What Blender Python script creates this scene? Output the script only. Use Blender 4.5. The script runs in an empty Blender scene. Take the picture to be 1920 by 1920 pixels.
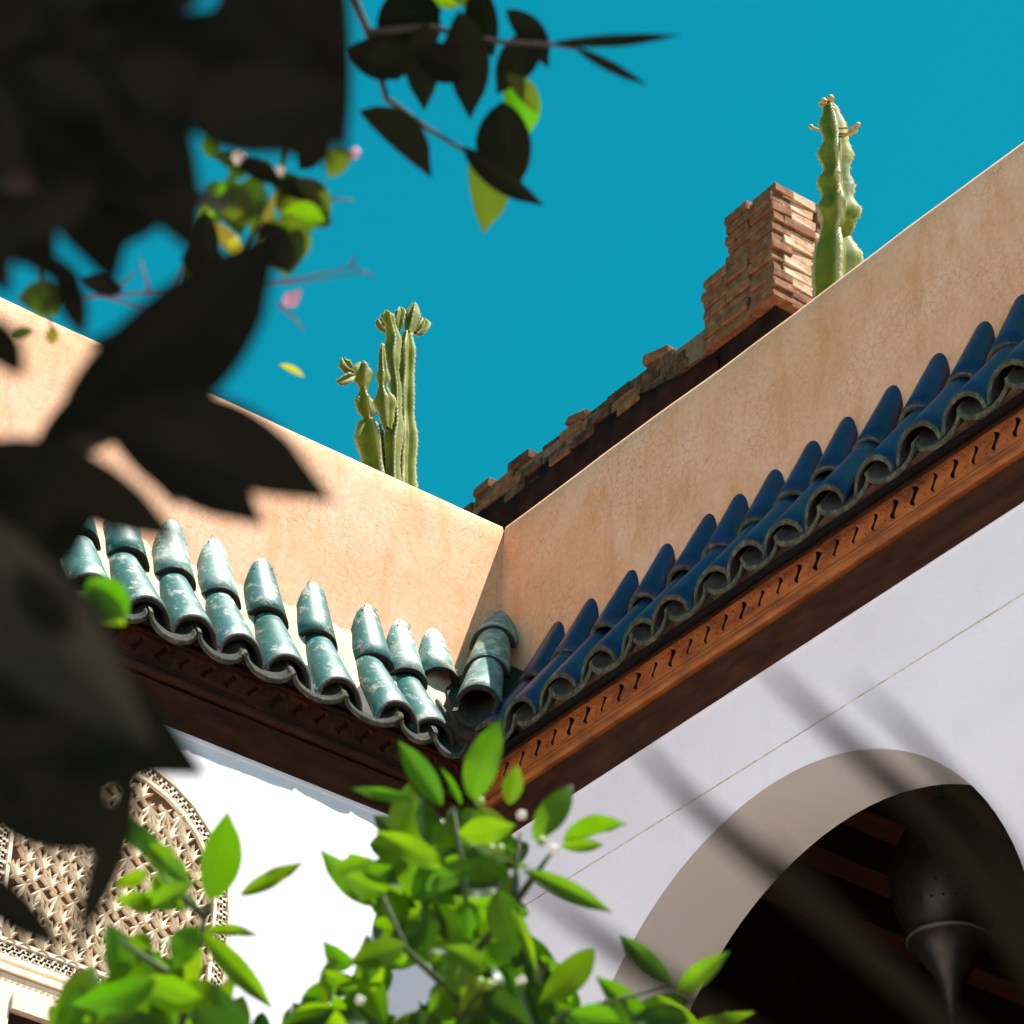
import bpy, bmesh, math, random
from mathutils import Vector, Matrix, noise
rnd = random.Random(7)
V = Vector
scene = bpy.context.scene
col = scene.collection

# ------------------------------------------------------------------ camera
FPX = 6791.2
PIT, ROLL, YAW = math.radians(35.4), math.radians(-2.07), math.radians(54.26)
CAM = V((-4.04350, -5.64904, 1.6))
FW = V((math.cos(PIT)*math.cos(YAW), math.cos(PIT)*math.sin(YAW), math.sin(PIT)))
R0 = V((math.sin(YAW), -math.cos(YAW), 0)); U0 = R0.cross(FW)
RT = R0*math.cos(ROLL) - U0*math.sin(ROLL)
UP = R0*math.sin(ROLL) + U0*math.cos(ROLL)
cd = bpy.data.cameras.new('camera'); cam = bpy.data.objects.new('camera', cd); col.objects.link(cam)
cam.matrix_world = Matrix(((RT.x, UP.x, -FW.x, CAM.x), (RT.y, UP.y, -FW.y, CAM.y), (RT.z, UP.z, -FW.z, CAM.z), (0, 0, 0, 1)))
cd.sensor_width = 36; cd.lens = FPX/1920*36; cd.clip_start = 0.05; cd.clip_end = 500
cd.dof.use_dof = True; cd.dof.focus_distance = 8.5; cd.dof.aperture_fstop = 15.5; cd.dof.aperture_blades = 8
scene.camera = cam

# ------------------------------------------------------------------ light
SUN = V((0.29, -0.38, 1.0)).normalized()          # towards the sun
world = bpy.data.worlds.new('World'); scene.world = world; world.use_nodes = True
nt = world.node_tree; nt.nodes.clear()
sky = nt.nodes.new('ShaderNodeTexSky'); sky.sky_type = 'NISHITA'; sky.sun_disc = False
sky.sun_elevation = math.asin(SUN.z); sky.sun_rotation = math.atan2(SUN.x, SUN.y)
sky.air_density = 1.0; sky.dust_density = 0.6; sky.ozone_density = 1.5
tint = nt.nodes.new('ShaderNodeMix'); tint.data_type = 'RGBA'; tint.blend_type = 'MULTIPLY'
tint.inputs[0].default_value = 1.0; tint.inputs[7].default_value = (0.02, 1.0, 0.80, 1)
bg = nt.nodes.new('ShaderNodeBackground'); bg.inputs[1].default_value = 0.067
wo = nt.nodes.new('ShaderNodeOutputWorld')
nt.links.new(sky.outputs[0], tint.inputs[6]); nt.links.new(tint.outputs[2], bg.inputs[0]); nt.links.new(bg.outputs[0], wo.inputs[0])
sl = bpy.data.lights.new('sun', 'SUN'); sl.energy = 5.0; sl.angle = math.radians(0.53); sl.color = (1.0, 0.95, 0.90)
so = bpy.data.objects.new('sun', sl); col.objects.link(so)
so.rotation_euler = SUN.to_track_quat('Z', 'Y').to_euler(); so.location = (0, -3, 15)
scene.view_settings.view_transform = 'Standard'; scene.view_settings.look = 'None'
scene.view_settings.exposure = 1.4; scene.view_settings.gamma = 1.0; scene.view_settings.use_curve_mapping = False
scene.render.engine = 'CYCLES'
scene.cycles.max_bounces = 10; scene.cycles.diffuse_bounces = 7; scene.cycles.transmission_bounces = 4
scene.cycles.sample_clamp_indirect = 8.0

# ------------------------------------------------------------------ helpers
def at(x, y, d):
    r = FW + RT*((x-960)/FPX) - UP*((y-960)/FPX)
    return CAM + r.normalized()*d
def px(p):
    q = p - CAM; f = q.dot(FW)
    if f < .01: return (1e6, 1e6)
    return 960 + FPX*q.dot(RT)/f, 960 - FPX*q.dot(UP)/f
def onplane(x, y, axis, val):
    r = FW + RT*((x-960)/FPX) - UP*((y-960)/FPX)
    t = (val - CAM[axis])/r[axis]
    return CAM + r*t

def thing(name, label, cat, loc=(0, 0, 0), group=None):
    o = bpy.data.objects.new(name, None); col.objects.link(o); o.location = loc
    o.empty_display_size = .1
    o['label'] = label; o['category'] = cat
    if group: o['group'] = group
    return o
def mesh_from(name, verts, faces, mats, fm=None, smooth=False):
    me = bpy.data.meshes.new(name); me.from_pydata([tuple(v) for v in verts], [], faces)
    for m in (mats if isinstance(mats, (list, tuple)) else [mats]): me.materials.append(m)
    if fm: me.polygons.foreach_set('material_index', fm)
    if smooth: me.polygons.foreach_set('use_smooth', [True]*len(me.polygons))
    me.update(); return me
def link(name, me, parent=None, mat=None):
    o = bpy.data.objects.new(name, me); col.objects.link(o)
    if parent is not None:
        o.parent = parent
        # every thing's empty is unrotated: children are given in world space
        root = parent
        off = V((0, 0, 0))
        while root is not None:
            off += root.location; root = root.parent
        if mat is None: o.location = -off
        else:
            m = mat.copy(); m.translation = m.translation - off; o.matrix_local = m
    elif mat is not None: o.matrix_world = mat
    return o
class MB:
    def __init__(s): s.v = []; s.f = []; s.m = []
    def add(s, vs, fs, m=0):
        b = len(s.v); s.v += [V(v) for v in vs]; s.f += [tuple(i+b for i in f) for f in fs]; s.m += [m]*len(fs)
    def box(s, a, b, m=0):
        x0, y0, z0 = a; x1, y1, z1 = b
        s.add([(x0, y0, z0), (x1, y0, z0), (x1, y1, z0), (x0, y1, z0), (x0, y0, z1), (x1, y0, z1), (x1, y1, z1), (x0, y1, z1)],
              [(0, 3, 2, 1), (4, 5, 6, 7), (0, 1, 5, 4), (1, 2, 6, 5), (2, 3, 7, 6), (3, 0, 4, 7)], m)
    def tube(s, pts, rad, n=8, m=0, cap=True, prof=None):
        pts = [V(p) for p in pts]; k = len(pts)
        if not hasattr(rad, '__len__'): rad = [rad]*k
        vs = []; prev = None
        for i, p in enumerate(pts):
            t = (pts[min(i+1, k-1)] - pts[max(i-1, 0)]).normalized()
            if prev is None:
                prev = t.cross(V((0.31, 0.2, 0.93)));
                if prev.length < .1: prev = t.cross(V((1, 0, 0)))
            a = (prev - t*prev.dot(t)).normalized(); prev = a; b = t.cross(a)
            for j in range(n):
                th = 2*math.pi*j/n; r = rad[i]*(prof(th, i/(k-1)) if prof else 1)
                vs.append(p + a*(r*math.cos(th)) + b*(r*math.sin(th)))
        fs = [(i*n+j, i*n+(j+1) % n, (i+1)*n+(j+1) % n, (i+1)*n+j) for i in range(k-1) for j in range(n)]
        if cap: fs += [tuple(range(n))[::-1], tuple(range((k-1)*n, k*n))]
        s.add(vs, fs, m)
    def ball(s, c, r, n=8, m=0, sq=(1, 1, 1)):
        c = V(c); vs = [c+V((0, 0, r*sq[2]))]
        k = n//2
        for i in range(1, k):
            for j in range(n):
                a = math.pi*i/k; b = 2*math.pi*j/n
                vs.append(c+V((r*sq[0]*math.sin(a)*math.cos(b), r*sq[1]*math.sin(a)*math.sin(b), r*sq[2]*math.cos(a))))
        vs.append(c-V((0, 0, r*sq[2]))); e = len(vs)-1
        fs = [(0, 1+j, 1+(j+1) % n) for j in range(n)]
        for i in range(k-2):
            for j in range(n):
                a = 1+i*n; fs.append((a+j, a+n+j, a+n+(j+1) % n, a+(j+1) % n))
        a = 1+(k-2)*n; fs += [(a+j, e, a+(j+1) % n) for j in range(n)]
        s.add(vs, fs, m)
    def mesh(s, name, mats, smooth=False): return mesh_from(name, s.v, s.f, mats, s.m, smooth)
    def build(s, name, mats, parent=None, smooth=False): return link(name, s.mesh(name, mats, smooth), parent)

# ------------------------------------------------------------------ materials
class Mat:
    def __init__(s, name, rough=.8, spec=.5):
        s.m = bpy.data.materials.new(name); s.m.use_nodes = True; s.t = s.m.node_tree
        s.b = s.t.nodes['Principled BSDF']; s.out = s.t.nodes['Material Output']
        s.b.inputs['Roughness'].default_value = rough; s.b.inputs['Specular IOR Level'].default_value = spec
        s.co = None; s.h = None
    def n(s, t, **k):
        x = s.t.nodes.new(t)
        for a, b in k.items(): setattr(x, a, b)
        return x
    def l(s, a, b): s.t.links.new(a, b)
    def coord(s, kind='Object'):
        c = s.n('ShaderNodeTexCoord'); return c.outputs[kind]
    def world(s):
        g = s.n('ShaderNodeNewGeometry'); return g.outputs['Position']
    def noise(s, co, scale, detail=4, rough=.55, dist=0):
        x = s.n('ShaderNodeTexNoise'); x.inputs['Scale'].default_value = scale; x.inputs['Detail'].default_value = detail
        x.inputs['Roughness'].default_value = rough; x.inputs['Distortion'].default_value = dist
        if co is not None: s.l(co, x.inputs['Vector'])
        return x.outputs['Fac']
    def ramp(s, f, stops):
        r = s.n('ShaderNodeValToRGB'); e = r.color_ramp.elements
        while len(e) < len(stops): e.new(.5)
        for i, (p, c) in enumerate(stops):
            e[i].position = p; e[i].color = (*c, 1) if hasattr(c, '__len__') else (c, c, c, 1)
        s.l(f, r.inputs[0]); return r.outputs[0]
    def mix(s, f, a, b, mode='MIX'):
        x = s.n('ShaderNodeMix', data_type='RGBA', blend_type=mode)
        for i, v in ((0, f), (6, a), (7, b)):
            if hasattr(v, 'links'): s.l(v, x.inputs[i])
            elif i == 0: x.inputs[0].default_value = v
            else: x.inputs[i].default_value = (*v, 1)
        return x.outputs[2]
    def color(s, c):
        if hasattr(c, 'links'): s.l(c, s.b.inputs['Base Color'])
        else: s.b.inputs['Base Color'].default_value = (*c, 1)
    def bump(s, f, strength=.3, dist=.002):
        x = s.n('ShaderNodeBump'); x.inputs['Strength'].default_value = strength; x.inputs['Distance'].default_value = dist
        s.l(f, x.inputs['Height'])
        if s.h is not None: s.l(s.h, x.inputs['Normal'])
        s.h = x.outputs[0]; s.l(s.h, s.b.inputs['Normal'])
    def scaled(s, co, sc):
        x = s.n('ShaderNodeMapping'); x.inputs['Scale'].default_value = sc; s.l(co, x.inputs['Vector']); return x.outputs[0]
    def objrand(s):
        return s.n('ShaderNodeObjectInfo').outputs['Random']

def m_plaster():
    m = Mat('earth_plaster', .86, .25); w = m.world()
    base = m.ramp(m.noise(w, 3.2, 6, .62, .4), [(.28, (.66, .33, .175)), (.5, (.74, .40, .25)), (.68, (.78, .48, .35))])
    st = m.ramp(m.noise(m.scaled(w, (9, 9, 2.6)), 1.5, 6, .74), [(.50, 0.), (.70, 1.)])
    base = m.mix(m.n_mul(st, .62), base, (.56, .22, .06))
    sp = m.ramp(m.noise(w, 120, 3, .6), [(.66, 0.), (.72, 1.)])
    base = m.mix(m.n_mul(sp, .35), base, (.36, .19, .10))
    d = m.n('ShaderNodeVectorMath', operation='ADD'); nn = m.n('ShaderNodeTexNoise'); nn.inputs['Scale'].default_value = 30
    sc = m.n('ShaderNodeVectorMath', operation='SCALE'); sc.inputs['Scale'].default_value = .018
    m.l(w, nn.inputs['Vector']); m.l(nn.outputs['Color'], sc.inputs[0]); m.l(w, d.inputs[0]); m.l(sc.outputs[0], d.inputs[1])
    vo = m.n('ShaderNodeTexVoronoi', feature='DISTANCE_TO_EDGE'); vo.inputs['Scale'].default_value = 50; m.l(d.outputs[0], vo.inputs['Vector'])
    cr = m.ramp(vo.outputs['Distance'], [(.0, 1.), (.045, 0.)])
    msk = m.ramp(m.noise(w, 3.4, 5, .65), [(.40, .0), (.58, 1.)])
    crk = m.n('ShaderNodeMath', operation='MULTIPLY'); m.l(cr, crk.inputs[0]); m.l(msk, crk.inputs[1])
    gr = m.ramp(m.noise(w, 75, 5, .75), [(.38, 0.), (.62, 1.)])
    base = m.mix(m.n_mul(gr, .30), base, (.50, .22, .11))
    base = m.mix(m.n_mul(crk.outputs[0], .6), base, (.33, .15, .07))
    m.color(base)
    m.bump(m.noise(w, 8, 6, .6), .5, .006); m.bump(m.noise(w, 90, 5, .7), .35, .0015)
    inv = m.n('ShaderNodeMath', operation='SUBTRACT'); inv.inputs[0].default_value = 1; m.l(crk.outputs[0], inv.inputs[1])
    m.bump(inv.outputs[0], .3, .001)
    return m.m
def n_mul(s, f, k):
    x = s.n('ShaderNodeMath', operation='MULTIPLY'); x.inputs[1].default_value = k; s.l(f, x.inputs[0]); return x.outputs[0]
Mat.n_mul = n_mul

def m_simple(name, cols, scale=8, rough=.8, bs=60, bd=.001, spec=.4, det=5, sc=(1, 1, 1)):
    m = Mat(name, rough, spec); w = m.scaled(m.world(), sc)
    k = len(cols); m.color(m.ramp(m.noise(w, scale, det, .6), [(.3+.4*i/max(1, k-1), c) for i, c in enumerate(cols)]))
    if bd: m.bump(m.noise(w, bs, 4, .6), .5, bd)
    return m.m
def m_glaze(name, c1, c2, c3, pale, amount, rough):
    m = Mat(name, rough, .42); oc = m.coord('Object'); oi = m.n('ShaderNodeObjectInfo')
    ad = m.n('ShaderNodeVectorMath', operation='ADD'); m.l(oc, ad.inputs[0])
    mu = m.n('ShaderNodeMath', operation='MULTIPLY'); mu.inputs[1].default_value = 17.; m.l(oi.outputs['Random'], mu.inputs[0]); m.l(mu.outputs[0], ad.inputs[1])
    v = ad.outputs[0]
    c = m.ramp(m.noise(v, 26, 6, .7, .1), [(.33, c1), (.5, c2), (.67, c3)])
    c = m.mix(m.n_mul(oi.outputs['Random'], .35), c, c2)
    pf = m.ramp(m.noise(v, 30, 7, .75, .1), [(amount, 0.), (amount+.10, 1.)])
    c = m.mix(m.n_mul(pf, .85), c, pale)
    pf2 = m.ramp(m.noise(v, 130, 4, .7), [(.6, 0.), (.68, 1.)])
    c = m.mix(m.n_mul(pf2, .5), c, pale)
    m.color(c)
    rr = m.ramp(pf, [(0., rough), (1., .7)]); m.l(rr, m.b.inputs['Roughness'])
    m.bump(m.noise(v, 30, 5, .6), .5, .002); m.bump(m.noise(v, 160, 3, .6), .3, .0006)
    return m.m
PLASTER = m_plaster()
def m_lime():
    m = Mat('white_limewash', .82, .15); w = m.world()
    c = m.ramp(m.noise(w, 2.2, 6, .65), [(.3, (.74, .71, .77)), (.5, (.80, .77, .83)), (.7, (.83, .81, .86))])
    dr = m.ramp(m.noise(m.scaled(w, (16, 16, .9)), 1.2, 5, .7), [(.56, 0.), (.78, 1.)])
    c = m.mix(m.n_mul(dr, .16), c, (.60, .55, .52))
    sp = m.ramp(m.noise(w, 70, 4, .7), [(.70, 0.), (.76, 1.)]); c = m.mix(m.n_mul(sp, .25), c, (.52, .48, .46))
    m.color(c); m.bump(m.noise(w, 6, 6, .65), .6, .008); m.bump(m.noise(m.scaled(w, (1, 1, 2.2)), 40, 5, .7), .4, .0015)
    return m.m
WHITE = m_lime()
REVEAL = m_simple('grey_beige_plaster', [(.70, .69, .66), (.76, .75, .72)], 4, .8, 60, .001, .2)
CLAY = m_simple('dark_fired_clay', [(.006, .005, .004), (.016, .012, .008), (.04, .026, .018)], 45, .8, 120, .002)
MOSS = m_simple('mossy_clay_edge', [(.016, .018, .011), (.045, .048, .028), (.13, .115, .08)], 70, .8, 140, .002)
GREEN = m_glaze('teal_glaze', (.003, .055, .038), (.010, .10, .085), (.020, .065, .12), (.36, .33, .26), .54, .48)
PALE = m_glaze('worn_pale_glaze', (.03, .14, .12), (.10, .20, .18), (.28, .29, .24), (.48, .44, .36), .50, .5)
BLUE = m_glaze('cobalt_glaze', (.0035, .005, .022), (.0055, .008, .050), (.009, .016, .10), (.05, .055, .06), .61, .42)
WOODO = m_simple('oiled_cedar', [(.11, .026, .004), (.25, .070, .009), (.36, .12, .018)], 9, .6, 60, .001, .4, 6, (1, 1, 4))
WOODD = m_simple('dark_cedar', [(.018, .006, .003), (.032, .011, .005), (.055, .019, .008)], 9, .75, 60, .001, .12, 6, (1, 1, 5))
BOARD = m_simple('smoked_cedar_board', [(.07, .028, .019), (.12, .046, .03), (.16, .065, .04)], 6, .8, 60, .001, .2, 6, (1, 5, 1))
BRICKD = m_simple('dark_brown_brick', [(.035, .018, .012), (.09, .042, .026), (.17, .09, .06)], 26, .95, 90, .004, .1)  # darker brown brick for the wall top
HOLE = m_simple('near_black_recess', [(.006, .005, .004), (.012, .009, .007)], 9, .9, 60, 0)  # near-black: shade inside slits and lantern piercings put into the colour
MORTAR = m_simple('sandy_mortar', [(.42, .27, .18), (.60, .42, .29), (.68, .50, .36)], 28, .95, 110, .004, .1)
STUCCO = m_simple('carved_stucco', [(.72, .56, .40), (.79, .66, .50), (.82, .71, .56)], 30, .85, 140, .0008, .2)
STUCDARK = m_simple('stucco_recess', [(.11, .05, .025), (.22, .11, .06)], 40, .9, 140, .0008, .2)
BRICK = m_simple('shaded_red_brick', [(.13, .045, .022), (.20, .08, .04), (.29, .14, .085)], 30, .9, 90, .004, .15)
BRICK2 = m_simple('sunlit_pale_brick', [(.42, .19, .10), (.55, .31, .20), (.64, .43, .31)], 34, .9, 90, .004, .15)
JOINT = m_simple('earth_joint', [(.14, .08, .05), (.24, .15, .10)], 50, .95, 100, .003, .1)
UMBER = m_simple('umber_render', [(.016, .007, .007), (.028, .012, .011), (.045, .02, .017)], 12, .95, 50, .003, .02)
CERAM = m_simple('floor_zellige', [(.38, .26, .19), (.43, .30, .22)], 3, .6, 40, .001)
TERR = m_simple('terrace_tile', [(.40, .25, .17), (.46, .31, .22)], 3, .8, 40, .001)
GROOVE = m_simple('ochre_line', [(.42, .33, .20), (.74, .70, .66)], 60, .9, 100, .0005)
BRASS = m_simple('aged_brass', [(.025, .023, .021), (.06, .054, .05)], 25, .45, 80, .001, .6)
BRASS.node_tree.nodes['Principled BSDF'].inputs['Metallic'].default_value = .7
BARK = m_simple('citrus_bark', [(.018, .013, .010), (.045, .033, .024)], 30, .9, 80, .003)
TWIG = m_simple('green_twig', [(.018, .04, .006), (.04, .07, .012)], 30, .7, 80, .001)
PLUM = m_simple('plum_twig', [(.10, .05, .09), (.17, .09, .15)], 30, .7, 80, .001)
PETAL = m_simple('white_petal', [(.72, .72, .66), (.8, .8, .75)], 30, .6, 80, 0)
PINK = m_simple('pink_petal', [(.62, .30, .50), (.72, .45, .62)], 30, .6, 80, 0)
BUD = m_simple('green_bud', [(.12, .24, .015), (.20, .32, .03)], 60, .5, 80, 0)
TERRAC = m_simple('terracotta_pot', [(.32, .14, .07), (.40, .19, .10)], 10, .85, 60, .002)
CFLOW = m_simple('cactus_bud', [(.45, .13, .02), (.50, .26, .04), (.36, .34, .06)], 300, .6, 80, 0)
def m_cactus():
    m = Mat('cactus_skin', .6, .2); oc = m.coord('Object')
    at_ = m.n('ShaderNodeAttribute'); at_.attribute_name = 'ridge'
    c = m.ramp(m.noise(oc, 14, 6, .65), [(.3, (.065, .08, .004)), (.55, (.14, .155, .008)), (.75, (.26, .24, .03))])
    c = m.mix(m.ramp(at_.outputs['Fac'], [(.80, 0.), (.95, 1.)]), c, (.34, .31, .17))
    sp = m.ramp(m.noise(oc, 60, 4, .7), [(.66, 0.), (.72, 1.)])
    c = m.mix(m.n_mul(sp, .5), c, (.22, .17, .12))
    m.color(c); m.bump(m.noise(oc, 70, 4, .6), .3, .001)
    return m.m
CACTUS = m_cactus()
CREST = m_simple('cactus_margin', [(.30, .16, .07), (.52, .44, .28)], 200, .8, 80, 0)
def m_leaf(name, cols, trans, tw, rough=.35, spec=.5):
    m = Mat(name, rough, spec); oc = m.coord('Generated'); r = m.objrand()
    c = m.ramp(m.noise(m.world(), 28, 4, .6), [(.3, cols[0]), (.7, cols[1])])
    c = m.mix(m.n_mul(r, .85), c, cols[2]); m.color(c)
    # midrib and side veins
    la = m.n('ShaderNodeAttribute'); la.attribute_name = 'leaf_uv'; sp = m.n('ShaderNodeSeparateXYZ'); m.l(la.outputs['Vector'], sp.inputs[0])
    ab = m.n('ShaderNodeMath', operation='ABSOLUTE'); m.l(sp.outputs[0], ab.inputs[0])
    rib = m.ramp(ab.outputs[0], [(.0, 1.), (.09, 0.)])
    v1 = m.n('ShaderNodeMath', operation='MULTIPLY_ADD'); v1.inputs[1].default_value = -.16; m.l(ab.outputs[0], v1.inputs[0]); m.l(sp.outputs[1], v1.inputs[2])
    v2 = m.n('ShaderNodeMath', operation='MULTIPLY'); v2.inputs[1].default_value = 62.; m.l(v1.outputs[0], v2.inputs[0])
    v3 = m.n('ShaderNodeMath', operation='SINE'); m.l(v2.outputs[0], v3.inputs[0])
    vein = m.ramp(v3.outputs[0], [(.90, 0.), (1., .45)])
    vm = m.n('ShaderNodeMath', operation='MAXIMUM'); m.l(rib, vm.inputs[0]); m.l(vein, vm.inputs[1])
    c2 = tuple(min(1, 2.3*x+.004) for x in cols[1])
    c = m.mix(m.n_mul(vm.outputs[0], .6), c, c2)
    bl = m.ramp(m.noise(m.world(), 160, 3, .7), [(.66, 0.), (.72, 1.)]); c = m.mix(m.n_mul(bl, .35), c, (cols[1][0]*2.5+.01, cols[1][1]*1.3, cols[1][2]))
    m.color(c); m.bump(vm.outputs[0], .25, .0006)
    tr = m.n('ShaderNodeBsdfTranslucent')
    tc = m.mix(m.n_mul(r, .95), trans[0], trans[1]); m.l(tc, tr.inputs[0])
    ms = m.n('ShaderNodeMixShader'); ms.inputs[0].default_value = tw
    m.l(m.b.outputs[0], ms.inputs[1]); m.l(tr.outputs[0], ms.inputs[2]); m.l(ms.outputs[0], m.out.inputs['Surface'])
    m.bump(m.noise(m.world(), 120, 3, .6), .2, .0006)
    return m.m
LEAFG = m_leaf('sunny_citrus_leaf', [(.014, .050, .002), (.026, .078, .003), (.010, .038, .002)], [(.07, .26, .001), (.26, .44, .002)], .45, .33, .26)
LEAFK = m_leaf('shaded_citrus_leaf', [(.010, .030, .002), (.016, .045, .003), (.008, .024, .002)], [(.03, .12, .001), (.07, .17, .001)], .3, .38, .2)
LEAFD = m_leaf('dark_citrus_leaf', [(.003, .005, .0035), (.004, .007, .004), (.0025, .0045, .003)], [(.008, .018, .002), (.012, .022, .002)], .06, .5, .08)  # near-black copy of the citrus leaf, shade put into its colour
LEAFM = m_leaf('olive_citrus_leaf', [(.012, .022, .004), (.02, .035, .005), (.012, .02, .004)], [(.08, .16, .003), (.16, .22, .003)], .30, .42, .2)
LEAFY = m_leaf('yellow_citrus_leaf', [(.30, .30, .02), (.42, .40, .03), (.35, .30, .02)], [(.5, .45, .02), (.5, .5, .02)], .4)
PALM = m_leaf('dusky_palm_leaf', [(.005, .006, .004), (.007, .007, .005), (.005, .006, .004)], [(.008, .010, .005), (.008, .010, .005)], .05, .9, .0)  # leaflets' shade is put into this very dark base colour

# ------------------------------------------------------------------ setting
mb = MB(); mb.box((-9.4, -11.4, -.3), (7, 7, 0)); fl = mb.build('courtyard_floor', CERAM); fl['kind'] = 'structure'
mb = MB(); mb.box((-9.2, .121, 5.9), (7, 7, 6.02)); mb.box((.121, -11.2, 5.9), (7, .12, 6.02))
tf = mb.build('roof_terrace', TERR); tf['kind'] = 'structure'

WQ = .075       # face of the white walls, measured out from the parapet face
left = thing('courtyard_wing', 'sunlit left wing with teal glazed tile eave and carved stucco panel on white wall', 'building', (-2, .05, 0))
right = thing('courtyard_wing', 'shaded right wing with cobalt tile eave above a white wall with round arch', 'building', (.05, -2, 0))

def wob(s, k): return .009*noise.noise(V((s*1.7, k, 0))) + .0025*noise.noise(V((s*6, k, 3)))
def parapet(which, parent):
    mb = MB(); n = 120; L = 11.0 if which == 'B' else 9.0
    rows = [(0, 5.85), (0, 5.99), (0, 6.12), (0, 6.3), (0, 6.44), (.0015, 6.484), (.006, 6.496), (.018, 6.5), (.10, 6.503), (.118, 6.49), (.12, 6.0)]
    vs = []
    for i in range(n+1):
        s = (i/n)**1.6*L
        for (q, z) in rows:
            zz = z + (wob(s, 4 if which == 'B' else 9)*(1.0 if which == 'B' else .5)*min(1, s*6) if z > 6.45 else 0)
            qq = q
            st = s - (q if q > 0 else 0)*1.0 if True else s
            st = max(-q, s) if i == 0 else s
            vs.append((qq, -st, zz) if which == 'B' else (-st, qq, zz))
    k = len(rows)
    fs = [(i*k+j, i*k+j+1, (i+1)*k+j+1, (i+1)*k+j) if which == 'B' else (i*k+j, (i+1)*k+j, (i+1)*k+j+1, i*k+j+1) for i in range(n) for j in range(k-1)]
    mb.add(vs, fs); mb.build('parapet', PLASTER, parent, smooth=True)
parapet('A', left); parapet('B', right)

# white walls
mb = MB(); mb.box((-9, -WQ, 0), (-WQ-.001, .12, 5.73)); mb.build('white_wall', WHITE, left)
AY, AZ, AR = -1.05, 4.592, .688
def arch_wall(parent):
    mb = MB(); x0, x1 = -WQ, -WQ+.20; n = 48
    def out(x): return [(x, AY+AR*math.cos(a), AZ+AR*math.sin(a)) for a in [math.pi*i/n for i in range(n+1)]]
    for x in (x0, x1):
        o = out(x); t = [(x, p[1], 5.73) for p in o]
        mb.add(o+t, [(i, i+1, n+1+i+1, n+1+i) for i in range(n)])
        for (ya, yb) in ((.12 if x > 0 else -WQ, AY+AR), (AY-AR, -11)):
            mb.add([(x, ya, 0), (x, yb, 0), (x, yb, AZ), (x, ya, AZ)], [(0, 1, 2, 3)])
            mb.add([(x, ya, AZ), (x, yb, AZ), (x, yb, 5.73), (x, ya, 5.73)], [(0, 1, 2, 3)])
    mb.box((x0, -11.01, 0), (x1, -11.0, 5.73))
    mb.build('white_wall', WHITE, parent)
    mb = MB(); a, b = out(x0+.0005), out(x1-.0005)
    a = [(x0, AY+AR, 0)]+a+[(x0, AY-AR, 0)]; b = [(x1, AY+AR, 0)]+b+[(x1, AY-AR, 0)]; k = len(a)
    mb.add(a+b, [(i, k+i, k+i+1, i+1) for i in range(k-1)]); mb.build('arch_reveal', REVEAL, parent, smooth=True)
arch_wall(right)
# incised ochre line round the wall
mb = MB(); mb.box((-WQ-.0012, -11, 5.352), (-WQ+.001, -.088, 5.3555)); mb.build('incised_line', GROOVE, right)

# gallery behind the arch
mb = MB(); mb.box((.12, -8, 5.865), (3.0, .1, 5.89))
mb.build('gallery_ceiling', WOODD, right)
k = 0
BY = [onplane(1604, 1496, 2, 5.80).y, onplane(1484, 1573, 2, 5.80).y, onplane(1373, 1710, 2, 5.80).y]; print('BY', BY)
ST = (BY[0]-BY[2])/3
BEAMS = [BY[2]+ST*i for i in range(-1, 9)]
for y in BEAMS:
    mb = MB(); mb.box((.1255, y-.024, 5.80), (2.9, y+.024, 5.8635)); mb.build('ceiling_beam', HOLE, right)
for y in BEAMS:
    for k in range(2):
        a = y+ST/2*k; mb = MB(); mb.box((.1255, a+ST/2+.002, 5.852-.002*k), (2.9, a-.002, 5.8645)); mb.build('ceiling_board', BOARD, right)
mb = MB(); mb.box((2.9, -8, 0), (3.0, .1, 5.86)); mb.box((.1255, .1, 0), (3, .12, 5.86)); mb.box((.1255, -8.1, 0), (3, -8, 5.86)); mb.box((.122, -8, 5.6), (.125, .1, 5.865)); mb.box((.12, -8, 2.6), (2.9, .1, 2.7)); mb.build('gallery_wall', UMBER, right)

# ------------------------------------------------------------------ cornice of carved cedar
def sweep(prof, which, mats, name, parent, s0=0., s1=8.8, close=True):
    mb = MB(); k = len(prof); vs = []
    for q, z in prof:
        vs.append((-q, -q-s0, z) if which == 'B' else (-q-s0, -q, z))
    for q, z in prof:
        vs.append((-q, -s1, z) if which == 'B' else (-s1, -q, z))
    mb.add(vs, [(i, (i+1) % k, k+(i+1) % k, k+i) for i in range(k if close else k-1)])
    return mb.build(name, mats, parent)
for which, par in (('A', left), ('B', right)):
    sweep([(.0755, 5.552), (.0795, 5.551), (.083, 5.556), (.103, 5.625), (.077, 5.632)], which, WOODD, 'lower_board', par)
    sweep([(.078, 5.6325), (.110, 5.6325), (.116, 5.638), (.1165, 5.645), (.112, 5.651), (.109, 5.652), (.113, 5.656), (.112, 5.661), (.078, 5.664)], which, WOODO if which == 'B' else WOODD, 'moulding', par)
    sweep([(.078, 5.715), (.120, 5.716), (.123, 5.720), (.123, 5.726), (.078, 5.75)], which, WOODD, 'top_batten', par)
# white fillet under the left cornice
sweep([(.0752, 5.540), (.078, 5.541), (.0785, 5.549), (.0752, 5.5505)], 'A', WHITE, 'wall_fillet', left)
sweep([(.0752, 5.5475), (.078, 5.548), (.078, 5.5505), (.0752, 5.5505)], 'B', WHITE, 'wall_fillet', right)

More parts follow.
